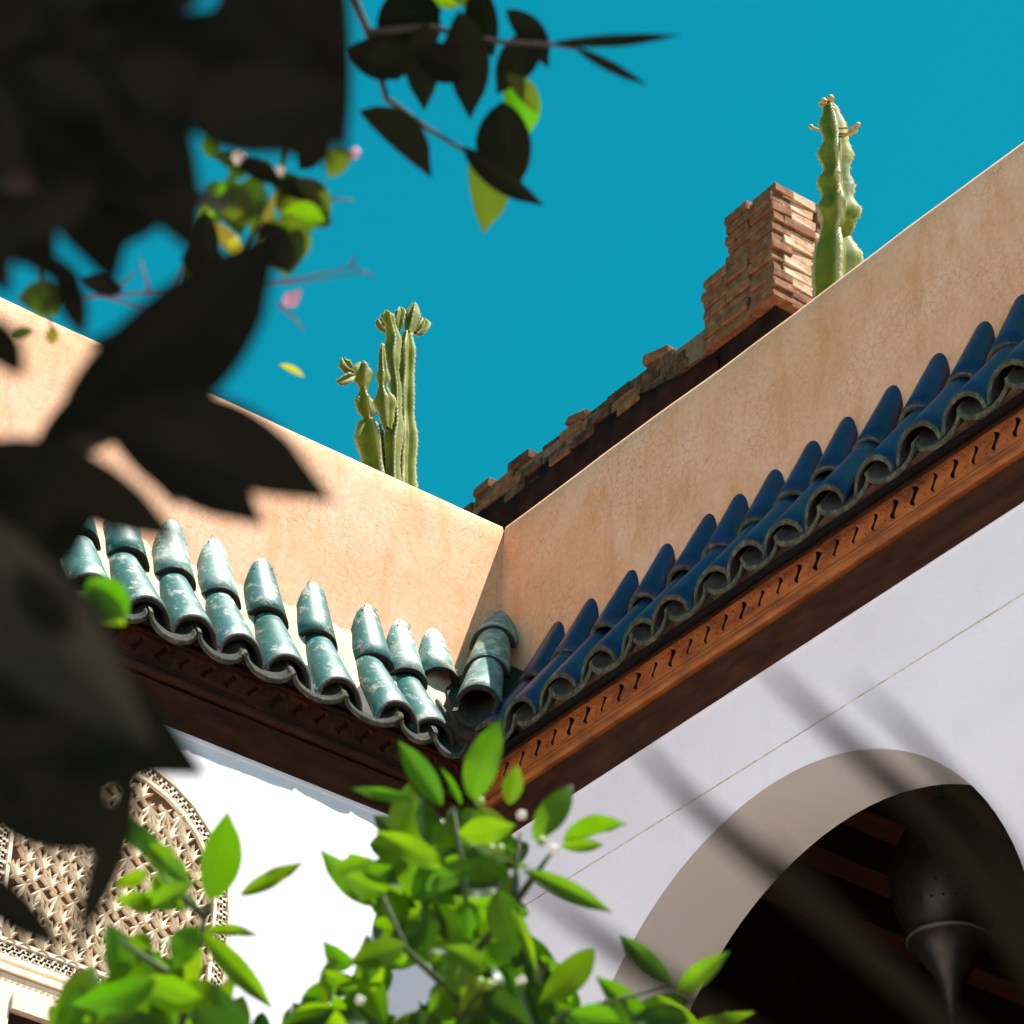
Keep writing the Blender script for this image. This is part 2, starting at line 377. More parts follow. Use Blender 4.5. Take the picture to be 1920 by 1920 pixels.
def hole_outline(n, rr):
    pts = []; KX = .0068*rr.uniform(.75, 1.25); KY = .0175*rr.uniform(.88, 1.1)
    for i in range(n):
        a = 2*math.pi*i/n; x = KX*math.cos(a)*(1+.35*math.sin(2*a))+.0007*rr.uniform(-1, 1); y = KY*math.sin(a)+.0007*rr.uniform(-1, 1)
        x += .004*math.sin(y*210) + y*.28; x *= (1 - .28*math.exp(-(y/.004)**2))
        pts.append((x, y))
    return pts
def carved_piece(seed):
    """one pierced cell of the carved board, local x along, y up the board, z out"""
    w, h = .057, .0565; n = 20; mb = MB(); ho = hole_outline(n, random.Random(seed)); outer = []
    for i in range(n):
        a = 2*math.pi*i/n; c, s = math.cos(a), math.sin(a); k = min((w/2)/abs(c) if abs(c) > 1e-6 else 9, (h/2)/abs(s) if abs(s) > 1e-6 else 9)
        outer.append((c*k, s*k))
    # snap the nearest samples to the corners
    for cx, cy in ((w/2, h/2), (-w/2, h/2), (-w/2, -h/2), (w/2, -h/2)):
        j = min(range(n), key=lambda i: (outer[i][0]-cx)**2+(outer[i][1]-cy)**2); outer[j] = (cx, cy)
    mid = [(x*1.55, y*1.22) for x, y in ho]
    vs = [(x, y, 0) for x, y in outer] + [(x, y, .0025) for x, y in mid] + [(x, y, .001) for x, y in ho] + [(x, y, -.010) for x, y in ho] + [(0, 0, -.010)]
    fs = []; fm = []
    for L in range(3):
        for i in range(n):
            fs.append((L*n+i, L*n+(i+1) % n, (L+1)*n+(i+1) % n, (L+1)*n+i)); fm.append(0 if L < 2 else 1)
    for i in range(n): fs.append((3*n+i, 3*n+(i+1) % n, 4*n)); fm.append(1)
    # little scroll buttons between the slits
    for sx, sy, r in ((w/2*.96, .010, .0052), (w/2*.9, -.012, .0045), (-w/2*.7, .019, .0035)):
        b = len(vs); vs += [(sx+r*math.cos(t*math.pi/3), sy+r*math.sin(t*math.pi/3), .0002) for t in range(6)]+[(sx, sy, .0042)]
        fs += [(b+t, b+(t+1) % 6, b+6) for t in range(6)]; fm += [0]*6
    return vs, fs, fm
me_cb = []; me_ca = []
for sd in range(7):
    cv, cf, cm = carved_piece(sd); me_cb.append(mesh_from('carved_cell', cv, cf, [WOODO, HOLE], cm)); me_ca.append(mesh_from('carved_cell', cv, cf, [WOODD, WOODD], cm))
def frame_mat(o, xa, ya, za):
    return Matrix(((xa.x, ya.x, za.x, o.x), (xa.y, ya.y, za.y, o.y), (xa.z, ya.z, za.z, o.z), (0, 0, 0, 1)))
def boards(which, parent, N):
    out = V((-1, 0, 0)) if which == 'B' else V((0, -1, 0)); along = V((0, -1, 0)) if which == 'B' else V((-1, 0, 0))
    p0, p1 = V((0, 0, 0))+out*.108+V((0, 0, 5.662)), out*.120+V((0, 0, 5.717))
    ya = (p1-p0).normalized(); mid = (p0+p1)/2; za = along.cross(ya)
    if za.dot(out) < 0: za = -za; xa = -along
    else: xa = along
    for i in range(N):
        s = .145+.057*i
        link('carved_panel', rnd.choice(me_cb if which == 'B' else me_ca), parent, frame_mat(mid+along*s, xa, ya, za))
boards('A', left, 52); boards('B', right, 62)
# plain backing behind the carved pieces
for which, par in (('A', left), ('B', right)):
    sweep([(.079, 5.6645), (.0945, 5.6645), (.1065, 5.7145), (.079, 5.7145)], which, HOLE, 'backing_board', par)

# ------------------------------------------------------------------ roof tiles
def pipe(name, r0, h0, r1, h1, L, th, mats, down=False, nseg=14, nl=5, seed=0, flare=.0, shear=.85):
    """half pipe; local z runs down the slope and ends at 0, x across, y away from the bed; crest line on y=0"""
    vs = []; fs = []; fm = []; sg = -1 if down else 1; k = nseg+1
    rn = random.Random(seed)
    for lay in (0, 1):
        for j in range(nl+1):
            t = j/nl; z = -L*(1-t); r = r0+(r1-r0)*t; h = h0+(h1-h0)*t
            if t > .8: r += flare*(t-.8)/.2; 
            for i in range(k):
                a = math.pi*i/nseg; rr = r-(th if lay else 0); hh = h-(th if lay else 0)
                x = rr*math.cos(a); y = hh*math.sin(a)
                wobz = .0035*noise.noise(V((a*1.3, seed*3.1, 0))) if j == nl else 0
                wx = .0012*noise.noise(V((a*2, z*30, seed)))
                yy = (y-h1) if not down else (-y + h1*0)
                yl = (y - h) if not down else -y
                vs.append((x+wx, yl, z+wobz-shear*yl*max(0, (t-.4)/.6)))
    W = (nl+1)*k
    for lay in (0, 1):
        for j in range(nl):
            for i in range(nseg):
                a = lay*W+j*k+i; q = (a, a+1, a+k+1, a+k)
                fs.append(q if lay == 0 else q[::-1])
                fm.append((1 if down else 0) if lay == 0 else (0 if down else 1))
    for i in range(nseg):           # front rim
        a = nl*k+i; fs.append((a, a+1, W+a+1, W+a)); fm.append(2)
        a = i; fs.append((a, W+a, W+a+1, a+1)); fm.append(1)
    for j in range(nl):
        for i in (0, nseg):
            a = j*k+i; fs.append((a, a+k, W+a+k, W+a)); fm.append(2)
    me = mesh_from(name, vs, fs, mats, fm, True)
    return me
def tile_matrix(front, out, ax, tw=0., yaw=0.):
    """front: crest point at the lower end; ax=(out, down) direction of the slope"""
    l = math.hypot(*ax); za = (out*(ax[0]/l) + V((0, 0, -ax[1]/l)))
    ya = (out*(ax[1]/l) + V((0, 0, ax[0]/l))); xa = ya.cross(za)
    if yaw: R = Matrix.Rotation(yaw, 3, ya); za = R@za; xa = R@xa
    if tw: R = Matrix.Rotation(tw, 3, za); ya = R@ya; xa = R@xa
    return frame_mat(front, xa, ya, za)
OUTA, OUTB = V((0, -1, 0)), V((-1, 0, 0))
def variants(fn, n): return [fn(i) for i in range(n)]
upA = variants(lambda s: pipe('cover_tile', .031, .019, .056, .048, .235, .011, [GREEN, CLAY, CLAY], seed=s, shear=.25), 3)
upAp = variants(lambda s: pipe('cover_tile', .030, .018, .055, .048, .235, .011, [PALE, CLAY, CLAY], seed=s+9, shear=.25), 2)
loA = variants(lambda s: pipe('cover_tile', .040, .038, .061, .052, .20, .011, [GREEN, CLAY, CLAY], seed=s+20), 3)
upB = variants(lambda s: pipe('cover_tile', .031, .019, .052, .046, .235, .010, [BLUE, CLAY, MOSS], seed=s+30, shear=.4), 3)
loB = variants(lambda s: pipe('cover_tile', .040, .036, .059, .050, .21, .010, [BLUE, CLAY, MOSS], seed=s+40, flare=.003), 3)
panA = variants(lambda s: pipe('pan_tile', .056, .026, .066, .034, .2, .011, [CLAY, CLAY, MOSS], True, seed=s+50), 3)
panB = variants(lambda s: pipe('pan_tile', .056, .026, .066, .036, .2, .010, [CLAY, CLAY, MOSS], True, seed=s+60, flare=.002), 3)
colsA = [.182, .271, .365, .511, .646, .767, .885, 1.005]
while colsA[-1] < 3.2: colsA.append(colsA[-1]+.122+rnd.uniform(-.005, .005))
colsB = [.208, .330, .467, .600, .738, .853, .974, 1.088, 1.195, 1.325, 1.467, 1.599, 1.726]
while colsB[-1] < 4.2: colsB.append(colsB[-1]+.129+rnd.uniform(-.005, .005))
def J(a): return rnd.uniform(-a, a)
for i, x in enumerate(colsA):
    if i > 0:
        m = (upAp if rnd.random() < .35 else upA)
        f = V((-x, -.066, 5.952+J(.004)))
        link('roof_tile', rnd.choice(m), left, tile_matrix(f, OUTA, (.37, .93), J(.08), J(.045)))
    else:
        link('roof_tile', upAp[0], left, tile_matrix(V((-x+.006, -.052, 6.0)), OUTA, (.37, .93), 0, .03))
    f = V((-x+J(.003), -.160+J(.004), 5.780+J(.004)))
    if i > 0: link('roof_tile', rnd.choice(loA), left, tile_matrix(f, OUTA, (.543, .84), J(.08), J(.05)))
for i, y in enumerate(colsB):
    f = V((-.082, -y, 5.945+J(.004)))
    link('roof_tile', rnd.choice(upB), right, tile_matrix(f, OUTB, (.434, .90), J(.08), J(.05)))
    f = V((-.190+J(.005), -y+J(.003), 5.774+J(.004)))
    link('roof_tile', rnd.choice(loB), right, tile_matrix(f, OUTB, (.58, .814), J(.08), J(.06)))
def pans(cols, par, pans_, out, ax, crest):
    l = math.hypot(*ax); n = out*(ax[1]/l)+V((0, 0, ax[0]/l)); za = out*(ax[0]/l)+V((0, 0, -ax[1]/l))
    for a, b in zip(cols[:-1], cols[1:]):
        s = (a+b)/2; p = (V((0, -s, 0)) if par is right else V((-s, 0, 0))) + out*crest[0] + V((0, 0, crest[1]))
        p += n*(-.020) + za*(.034+J(.004))
        link('pan_tile', rnd.choice(pans_), par, tile_matrix(p, out, ax, J(.06), J(.03))@Matrix.Diagonal((max(.7, (b-a)/.126), 1, 1, 1)))
pans([.20]+colsA[1:], left, panA, OUTA, (.543, .84), (.160, 5.780))
pans(colsB, right, panB, OUTB, (.58, .814), (.190, 5.774))

# sandy bed under the tiles
def bed(which, parent):
    mb = MB(); n = 260; L = 4.4; rows = 9; vs = []
    q1, z1 = (.110, 5.772) if which == 'A' else (.118, 5.778)
    for i in range(n+1):
        s = .0+i/n*L; rec = 0 if any(abs(s-c) < .036 for c in (colsA if which == 'A' else colsB)) else 1
        for j in range(rows):
            t = j/(rows-1)*(1 if rec > .5 else .86); q = -.01+(q1+.01)*t; z = 6.055+(z1-6.055)*t - .012*math.sin(t*math.pi)
            p = V((s*30, j*1.3, 5 if which == 'A' else 8))
            d = .006*noise.noise(p)+.004*noise.noise(p*2.7); z += d; q += d*.5
            ss = max(s, q)
            vs.append((-q, -ss, z) if which == 'B' else (-ss, -q, z))
        q = (q1 if rec else q1*.86)-.015; ss = max(s, q); vs.append((-q, -ss, z1-.02) if which == 'B' else (-ss, -q, z1-.02))
    k = rows+1
    mb.add(vs, [(i*k+j, i*k+j+1, (i+1)*k+j+1, (i+1)*k+j) for i in range(n) for j in range(k-1)])
    mb.build('mortar_bed', MORTAR, parent, True)
bed('A', left); bed('B', right)
for which, par in (('A', left), ('B', right)):
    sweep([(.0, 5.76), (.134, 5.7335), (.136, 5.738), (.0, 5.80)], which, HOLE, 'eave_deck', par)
# crumbs of mortar beside the upper tile tips
mb = MB()
for x in colsA[:9]:
    for k_ in range(9):
        s = rnd.choice((-1, 1)); t = rnd.random()
        p = V((-x+s*(.012+.035*t)+J(.004), -.004-.05*t*rnd.random(), 6.125-.14*t+J(.006)))
        mb.ball(p, rnd.uniform(.0012, .0028), 6)
o = mb.build('mortar_crumbs', MORTAR, left); o['kind'] = 'stuff'

# valley tiles on the corner
OUTD = V((-1, -1, 0)).normalized()
vt = [pipe('valley_tile', .034, .034, .054, .052, .22, .012, [PALE, CLAY, CLAY], seed=70+i, shear=.3) for i in range(3)]
def diagz(q, yp):
    lo, hi = 5.3, 6.6
    for _ in range(40):
        mm = (lo+hi)/2
        if px(V((-q, -q, mm)))[1] > yp: lo = mm
        else: hi = mm
    return lo
for i, (q, yp) in enumerate(((.082, 1172), (.142, 1228), (.202, 1283))):
    z = diagz(q, yp); link('valley_tile', vt[i], left if i else left, tile_matrix(V((-q, -q, z)), OUTD, (.116, .118) if i == 0 else (.085, .125), 0, .0))
p = V((-.205, -.205, diagz(.205, 1345)-.0)); me = pipe('pan_tile', .04, .03, .05, .04, .24, .011, [CLAY, CLAY, CLAY], True, seed=81, shear=.3)
link('valley_pan_tile', me, left, tile_matrix(p+V((0, 0, .02)), OUTD, (.085, .118)))
me = pipe('cover_tile', .045, .042, .053, .048, .2, .011, [BLUE, CLAY, MOSS], seed=82)
mb = MB()   # clay packing that closes the corner under the valley
mb.add([(0, 0, 6.12), (-.165, -.165, 5.81), (-.215, -.165, 5.76), (-.165, -.215, 5.76), (-.13, -.13, 5.70), (-.23, -.1, 5.74), (-.1, -.23, 5.74), (-.15, 0, 6.0), (0, -.15, 6.0)],
       [(0, 7, 2, 1), (0, 1, 3, 8), (1, 2, 4, 3), (7, 5, 4, 2), (8, 3, 4, 6)]); mb.build('corner_packing', CLAY, left)

# ------------------------------------------------------------------ carved stucco panel on the left wall
Y = -WQ
panel_poly = [(-.705, 4.9)]+[(-.98+.275*math.cos(a), 5.17+.275*math.sin(a)) for a in [math.pi*i/14 for i in range(15)]]+[(-1.255, 4.9)]
NP = len(panel_poly)
def inside(poly, x, y):
    c = False; n = len(poly)
    for i in range(n):
        x1, y1 = poly[i]; x2, y2 = poly[i-1]
        if (y1 > y) != (y2 > y) and x < (x2-x1)*(y-y1)/(y2-y1)+x1: c = not c
    return c
def inset(poly, d):
    cx = -.98; cz = 5.12; n = len(poly); res = []
    for i in range(n):
        a, b, c = V((*poly[i-1], 0)), V((*poly[i], 0)), V((*poly[(i+1) % n], 0))
        n1 = V((-(b-a).y, (b-a).x, 0)).normalized(); n2 = V((-(c-b).y, (c-b).x, 0)).normalized()
        if n1.dot(V((cx, cz, 0))-b) < 0: n1 = -n1
        if n2.dot(V((cx, cz, 0))-b) < 0: n2 = -n2
        bi = (n1+n2).normalized(); res.append((b+bi*(d/bi.dot(n1))).to_2d())
    return [(p.x, p.y) for p in res]
panel = bpy.data.objects.new('stucco_panel', None)
def fillet(mb, pa, pb, y0, y1, y2=None):
    n = len(pa)
    for i in range(n):
        j = (i+1) % n
        A = [(pa[i][0], y1, pa[i][1]), (pa[j][0], y1, pa[j][1]), (pb[j][0], y1, pb[j][1]), (pb[i][0], y1, pb[i][1])]
        B = [(v[0], y0, v[2]) for v in A]
        mb.add(A+B, [(0, 1, 2, 3), (0, 4, 5, 1), (3, 2, 6, 7)])
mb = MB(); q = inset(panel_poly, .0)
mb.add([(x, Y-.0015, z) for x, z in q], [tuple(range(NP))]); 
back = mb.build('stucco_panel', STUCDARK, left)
mb = MB()
fillet(mb, inset(panel_poly, -.004), inset(panel_poly, .006), Y+.001, Y-.012)
fillet(mb, inset(panel_poly, .034), inset(panel_poly, .042), Y+.001, Y-.012)
mb.build('border_fillet', STUCCO, back)
# meander bars between the two fillets
mb = MB(); pa, pb = inset(panel_poly, .0065), inset(panel_poly, .0335)
for i in range(NP):
    j = (i+1) % NP; a, b, c, d = V(pa[i]), V(pa[j]), V(pb[i]), V(pb[j]); L = (b-a).length; n = max(1, int(round(L/.026)))
    for k in range(n):
        t0, t1 = k/n, (k+.82)/n
        def P(t, w): 
            u = a.lerp(b, t); v = c.lerp(d, t); return u.lerp(v, w)
        zig = [(t0, .02), (t0, .62), ((t0+t1)/2, .62), ((t0+t1)/2, .3), (t1, .3), (t1, .98)]
        for (ta, wa), (tb, wb) in zip(zig[:-1], zig[1:]):
            p0, p1 = P(ta, wa), P(tb, wb); dv = (p1-p0).normalized(); nn = V((-dv.y, dv.x))*.0034; p0 = p0-dv*.003; p1 = p1+dv*.003
            A = [(p.x, Y-.010, p.y) for p in (p0+nn, p1+nn, p1-nn, p0-nn)]; B = [(v[0], Y+.001, v[2]) for v in A]
            mb.add(A+B, [(0, 1, 2, 3), (0, 4, 5, 1), (1, 5, 6, 2), (2, 6, 7, 3), (3, 7, 4, 0)])
mb.build('meander_border', STUCCO, back)
def blade(mb, p0, ang, L, w, curve, dep=.013):
    n = 5; A = []; Bv = []; C = []
    for i in range(n+1):
        t = i/n; a = ang+curve*t; 
        x = p0[0]+L*t*math.sin(ang+curve*t*.6); z = p0[1]+L*t*math.cos(ang+curve*t*.6)
        ww = w*math.sin(math.pi*min(1, .12+.88*t)**.9)*.5+.0004
        nx, nz = math.cos(a), -math.sin(a)
        A.append((x-nx*ww, 0, z-nz*ww)); C.append((x, -dep, z)); Bv.append((x+nx*ww, 0, z+nz*ww))
    k = n+1; vs = [(v[0], -dep*.62, v[2]) for v in A]+C+[(v[0], -dep*.62, v[2]) for v in Bv]+A+Bv
    fs = []
    for i in range(n):
        fs += [(i, i+1, k+i+1, k+i), (k+i, k+i+1, 2*k+i+1, 2*k+i), (3*k+i, 3*k+i+1, i+1, i), (2*k+i, 2*k+i+1, 4*k+i+1, 4*k+i)]
    mb.add(vs, fs)
motifs = []
for s in range(6):
    r2 = random.Random(s+3); mb = MB()
    for a, L, w, c in ((-.55, .031, .0066, -.5), (-.27, .037, .0068, -.22), (0., .041, .0070, r2.uniform(-.2, .2)), (.27, .037, .0068, .22), (.55, .031, .0066, .5),
                       (1.5, .015, .0045, 1.0), (-1.5, .015, .0045, -1.0)):
        blade(mb, (r2.uniform(-.001, .001), -.012), a+r2.uniform(-.12, .12), L*r2.uniform(.9, 1.1), w, c)
    motifs.append(mb.mesh('palmette', STUCCO))
ip = inset(panel_poly, .048); row = 0; z = 4.955
while z < 5.43:
    x = -1.25+(.0 if row % 2 else .0185)
    while x < -.70:
        if inside(ip, x, z) and inside(ip, x, z+.012):
            m = Matrix.Translation((x+J(.002), Y-.001, z+J(.002)))@Matrix.Rotation(J(.16)+(math.pi if (row % 4 == 3) else 0), 4, 'Y')@Matrix.Diagonal((1.03, 1, 1.03, 1))
            link('palmette', rnd.choice(motifs), back, m)
        x += .037
    z += .0345; row += 1
# ledge, rope moulding and the window head below the panel
mb = MB()
for z0, z1, d in ((4.872, 4.884, .016), (4.856, 4.868, .010), (4.826, 4.846, .018)):
    mb.box((-1.32, Y-d, z0), (-.68, Y+.002, z1))
mb.build('stucco_ledge', STUCCO, left)
mb = MB(); x = -1.315
while x < -.69:
    mb.add([(x, Y-.004, 4.846), (x+.006, Y-.015, 4.846), (x+.012, Y-.004, 4.846), (x+.004, Y-.004, 4.856), (x+.010, Y-.014, 4.856), (x+.016, Y-.004, 4.856)], [(0, 1, 4, 3), (1, 2, 5, 4)]); x += .0135
mb.build('rope_moulding', STUCCO, left)
win = link('window_frame', mesh_from('window_frame', [], [], WOODD), left)
mb = MB(); mb.box((-1.18, Y-.03, 4.79), (-.72, Y+.001, 4.824)); mb.box((-1.215, Y-.022, 3.6), (-1.182, Y+.001, 4.824)); mb.box((-.718, Y-.022, 3.6), (-.685, Y+.001, 4.824))
win.data = mb.mesh('window_frame', [STUCCO]); win.data.materials[0] = STUCCO
mb = MB(); mb.box((-1.18, Y-.012, 3.6), (-.72, Y-.002, 4.788)); link('window_shutter', mb.mesh('window_shutter', WOODD), left)

# ------------------------------------------------------------------ opposite wings that close the courtyard
far1 = thing('courtyard_wing', 'plain white wing across the courtyard behind the viewer on the left', 'building', (-9.2, -5, 0))
mb = MB(); mb.box((-9.4, -11.2, 0), (-9.0, .12, 5.7)); mb.build('white_wall', WHITE, far1)
mb = MB(); mb.box((-9.4, -11.2, 5.701), (-9.08, .12, 6.5)); mb.build('parapet', PLASTER, far1)
far2 = thing('courtyard_wing', 'plain white wing across the courtyard directly behind the viewer', 'building', (-4, -11.2, 0))
mb = MB(); mb.box((-8.999, -11.4, 0), (-.1, -11.0, 5.7)); mb.build('white_wall', WHITE, far2)
mb = MB(); mb.box((-8.999, -11.4, 5.701), (-.1, -11.08, 6.5)); mb.build('parapet', PLASTER, far2)

# ------------------------------------------------------------------ dark roof wall with the brick pier
X2, YE = 2.32, 1.70
rw = thing('roof_wall', 'dark brown roof wall topped with ragged brick and a stepped brick pier at its end', 'wall', (X2+.2, YE+1.5, 6.02))
mb = MB(); mb.box((X2+.035, YE+.035, 6.02), (X2+.40, 9, 9.43)); mb.build('rendered_wall', UMBER, rw)
mb = MB(); mb.box((X2+.012, YE+.012, 9.4305), (X2+.29, 1.95, 9.93)); mb.box((X2+.012, 1.951, 9.4305), (X2+.29, 2.09, 9.69)); mb.box((X2+.02, 2.091, 9.4305), (X2+.29, 9, 9.54)); mb.build('brick_core', JOINT, rw)
def brick_mesh(seed, lx, ly, lz, mat):
    r = random.Random(seed); bm = bmesh.new(); bmesh.ops.create_cube(bm, size=1)
    bmesh.ops.scale(bm, vec=(lx, ly, lz), verts=bm.verts)
    bmesh.ops.bevel(bm, geom=list(bm.edges), offset=.004, segments=1, affect='EDGES')
    for v in bm.verts: v.co += V((r.uniform(-1, 1), r.uniform(-1, 1), r.uniform(-1, 1)))*.0028
    me = bpy.data.meshes.new('brick'); bm.to_mesh(me); bm.free(); me.materials.append(mat); return me
bl = [brick_mesh(i, .09, .129, .039, BRICK) for i in range(6)]      # left face: shade put into the darker brick colour
br = [brick_mesh(i+20, .148, .09, .039, BRICK if i % 3 == 0 else BRICK2) for i in range(6)]  # right face: mostly paler bricks, sunlight put into the colour
z = 9.447; c = 0
while z < 9.95:
    yr = 2.14 if z < 9.72 else 1.955
    if 9.56 < z < 9.60: yr = 2.17
    y = YE+.062; 
    while y+.03 < yr:
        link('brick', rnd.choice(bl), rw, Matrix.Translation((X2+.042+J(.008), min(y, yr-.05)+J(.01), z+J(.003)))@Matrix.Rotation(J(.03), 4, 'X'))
        y += .134 if c % 2 else .128
    x = X2+.073+.045
    while x < X2+.30:
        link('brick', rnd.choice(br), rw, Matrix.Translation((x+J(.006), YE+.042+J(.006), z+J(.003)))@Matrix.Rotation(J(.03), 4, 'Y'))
        x += .152
    z += .0435; c += 1
bs = [brick_mesh(i+40, .09, .130, .040, BRICKD if i % 3 else BRICK) for i in range(9)]
for lvl, zz in enumerate((9.447, 9.492, 9.536, 9.573)):
    y = 2.24+.04*lvl
    while y < 5.5:
        if lvl < 3 or rnd.random() < .25:
            link('brick', rnd.choice(bs), rw, Matrix.Translation((X2+.055+J(.01)+.003*lvl, y+J(.015), zz+J(.006)))@Matrix.Rotation(J(.07), 4, 'X'))
        y += .135
# render smeared over the lower courses of the wall top
mb = MB(); vs = []; n = 90
for i in range(n+1):
    y = YE+.33+i/n*4.6; t = 9.47+.03*noise.noise(V((y*2.3, 1, 0)))+.02*noise.noise(V((y*9, 3, 0)))-.10*max(0, 1-i/9)
    for j, zz in enumerate((9.30, 9.38, t-.01, t)): vs.append((X2+.034-(.028 if j == 2 else 0.02 if j == 1 else -.02 if j == 3 else 0)+.004*noise.noise(V((y*20, zz*20, 0))), y, zz))
mb.add(vs, [(i*4+j, i*4+j+1, i*4+5+j, i*4+4+j) for i in range(n) for j in range(3)]); mb.build('render_patch', UMBER, rw, True)
# lumps of brick left standing on the wall top
for y, w_ in ((2.38, 1), (2.84, 1), (3.42, 1), (4.1, 1)):
    link('brick', rnd.choice(bl if w_ else bs), rw, Matrix.Translation((X2+.06, y, 9.588+J(.006)))@Matrix.Rotation(.25+J(.2), 4, 'X')@Matrix.Rotation(J(.3), 4, 'Z'))

# ------------------------------------------------------------------ cacti
def cactus_stem(parent, pts, nw=4, step=10, rot=0., name='stem', bulge=.0, seed=0):
    """pts: (point, radius); winged stem with scalloped margins"""
    P = []; Rr = []
    for (a, ra), (b, rb) in zip(pts[:-1], pts[1:]):
        m = max(2, int((b-a).length/.008))
        for i in range(m):
            t = i/m; P.append(a.lerp(b, t)); u = t*t*(3-2*t); Rr.append(ra+(rb-ra)*u)
    P.append(pts[-1][0]); Rr.append(pts[-1][1])
    n = nw*8; vs = []; rid = []; k = len(P)
    for i, p in enumerate(P):
        t = (P[min(i+1, k-1)]-P[max(i-1, 0)]).normalized(); a = t.cross(V((.8, .55, .1))).normalized(); b = t.cross(a)
        for j in range(n):
            th = 2*math.pi*j/n; w = abs(math.cos(nw*th/2))**2.4
            wing = int(round(nw*th/(2*math.pi))) % nw
            sc = 1+.24*noise.noise(V((i*.11, wing*7.3+seed, 1)))+.05*math.sin(i*1.9+wing*2)*(1 if w > .9 else 0)
            r = Rr[i]*(.36+.64*w*sc)
            vs.append(p+a*(r*math.cos(th+rot))+b*(r*math.sin(th+rot))); rid.append(w)
    fs = [(i*n+j, i*n+(j+1) % n, (i+1)*n+(j+1) % n, (i+1)*n+j) for i in range(k-1) for j in range(n)]+[tuple(range((k-1)*n, k*n))]
    me = mesh_from(name, vs, fs, CACTUS, None, True)
    at_ = me.attributes.new('ridge', 'FLOAT', 'POINT'); at_.data.foreach_set('value', rid)
    o = link(name, me, parent)
    mb = MB()      # thorny margins
    for i in range(0, k, 2):
        for wi in range(nw):
            j = wi*8; v = vs[i*n+j]; mb.ball(v+(v-P[i])*.02, .0028, 4)
    s = link('spines', mb.mesh('spines', CREST), o); s.location = (0, 0, 0); s['kind'] = 'stuff'; return o
def pot(parent, c, r, h):
    mb = MB(); n = 20
    pr = [(r*.7, 0), (r, h), (r*1.08, h), (r*1.08, h+.05), (r*.95, h+.05), (r*.9, h-.02), (.01, h-.02)]
    vs = [(c[0]+q*math.cos(2*math.pi*i/n), c[1]+q*math.sin(2*math.pi*i/n), c[2]+z) for q, z in pr for i in range(n)]
    mb.add(vs, [(a*n+i, a*n+(i+1) % n, (a+1)*n+(i+1) % n, (a+1)*n+i) for a in range(len(pr)-1) for i in range(n)]); mb.build('pot', TERRAC, parent, True)
# right cactus
cr = thing('cactus', 'single tall winged cactus with scalloped ribs and orange buds beside the brick pier', 'cactus', (1.0, -.07, 6.02), 'columnar cacti on the roof terrace')
S = lambda x, y, w, X=1.0: (onplane(x, y, 0, X), w*9.8/FPX/2*1.02)
pr = [S(1563, 900, 62), S(1567, 640, 70), S(1569, 540, 88), S(1570, 480, 92), S(1568, 440, 58), S(1573, 420, 62), S(1573, 392, 84), S(1571, 370, 60), S(1567, 345, 72), S(1569, 320, 50), S(1566, 290, 68), S(1567, 262, 48), S(1562, 235, 52), S(1557, 205, 30), S(1554, 188, 10)]
base = (V((pr[0][0].x, pr[0][0].y, 6.2)), .05)
cactus_stem(cr, [base]+pr, 4, rot=.35, seed=2)
pot(cr, (1.0, -.07, 6.02), .22, .25)
for x, y, r in ((1545, 190, 8), (1558, 184, 8), (1562, 205, 6), (1521, 238, 6), (1603, 245, 7), (1609, 234, 6), (1594, 250, 6), (1538, 196, 5)):
    mb = MB(); p = onplane(x, y, 0, .99); mb.ball(p, r*9.8/FPX*.85, 8, 0, (1, 1, 1.1)); mb.ball(p+V((.004, .006, .008)), r*9.8/FPX*.6, 6); q = p.lerp(onplane(1562, y+8, 0, 1.0), .75); mb.tube([q, (q+p)/2+V((0, 0, -.006)), p], .0032, 6); mb.build('flower_bud', CFLOW, cr, True)
# left cactus
cl = thing('cactus', 'clump of knobbly winged cactus stems rising behind the pale left parapet', 'cactus', (.72, 1.5, 6.02), 'columnar cacti on the roof terrace')
T = lambda x, y, w, yy=1.5: (onplane(600+x/5.054, 540+y/5.054, 1, yy), w/5.054*10.55/FPX/2*1.38)
cactus_stem(cl, [(V((.80, 1.5, 6.2)), .03), T(800, 1900, 190), T(800, 1700, 170), T(815, 1400, 175), T(810, 1200, 120), T(805, 1000, 130), T(820, 780, 120), T(815, 600, 140), T(830, 430, 70)], 4, rot=.2, seed=5)
cactus_stem(cl, [T(840, 430, 60), T(860, 350, 100), T(880, 250, 120), T(895, 170, 60), T(900, 140, 20)], 4, rot=.5, name='knob', seed=6)
cactus_stem(cl, [T(900, 420, 40), T(950, 390, 110), T(980, 340, 110), T(975, 290, 30)], 4, rot=.1, name='knob', seed=7)
cactus_stem(cl, [(V((.76, 1.48, 6.2)), .03), T(690, 1850, 120, 1.46), T(690, 1700, 100, 1.46), T(690, 1450, 130, 1.46), T(715, 1300, 120, 1.46), T(720, 1150, 80, 1.46), T(720, 950, 80, 1.46), T(700, 800, 70, 1.46), T(680, 640, 120, 1.46), T(700, 500, 110, 1.46), T(670, 360, 80, 1.46), T(640, 260, 110, 1.46), T(630, 220, 30, 1.46)], 4, rot=.6, seed=8)
cactus_stem(cl, [T(640, 420, 30), T(590, 360, 90), T(560, 310, 70), T(550, 290, 20)], 4, name='knob', seed=9)
cactus_stem(cl, [T(750, 400, 30), T(745, 320, 80), T(760, 230, 90), T(755, 180, 20)], 4, name='knob', seed=10)
cactus_stem(cl, [T(640, 1330, 60, 1.42), T(630, 1220, 110, 1.42), T(620, 1080, 170, 1.42), T(600, 980, 90, 1.42), T(595, 930, 60, 1.42), T(600, 850, 100, 1.42), T(595, 760, 60, 1.42), T(590, 650, 50, 1.42), T(590, 530, 30, 1.42)], 4, rot=.4, seed=11)
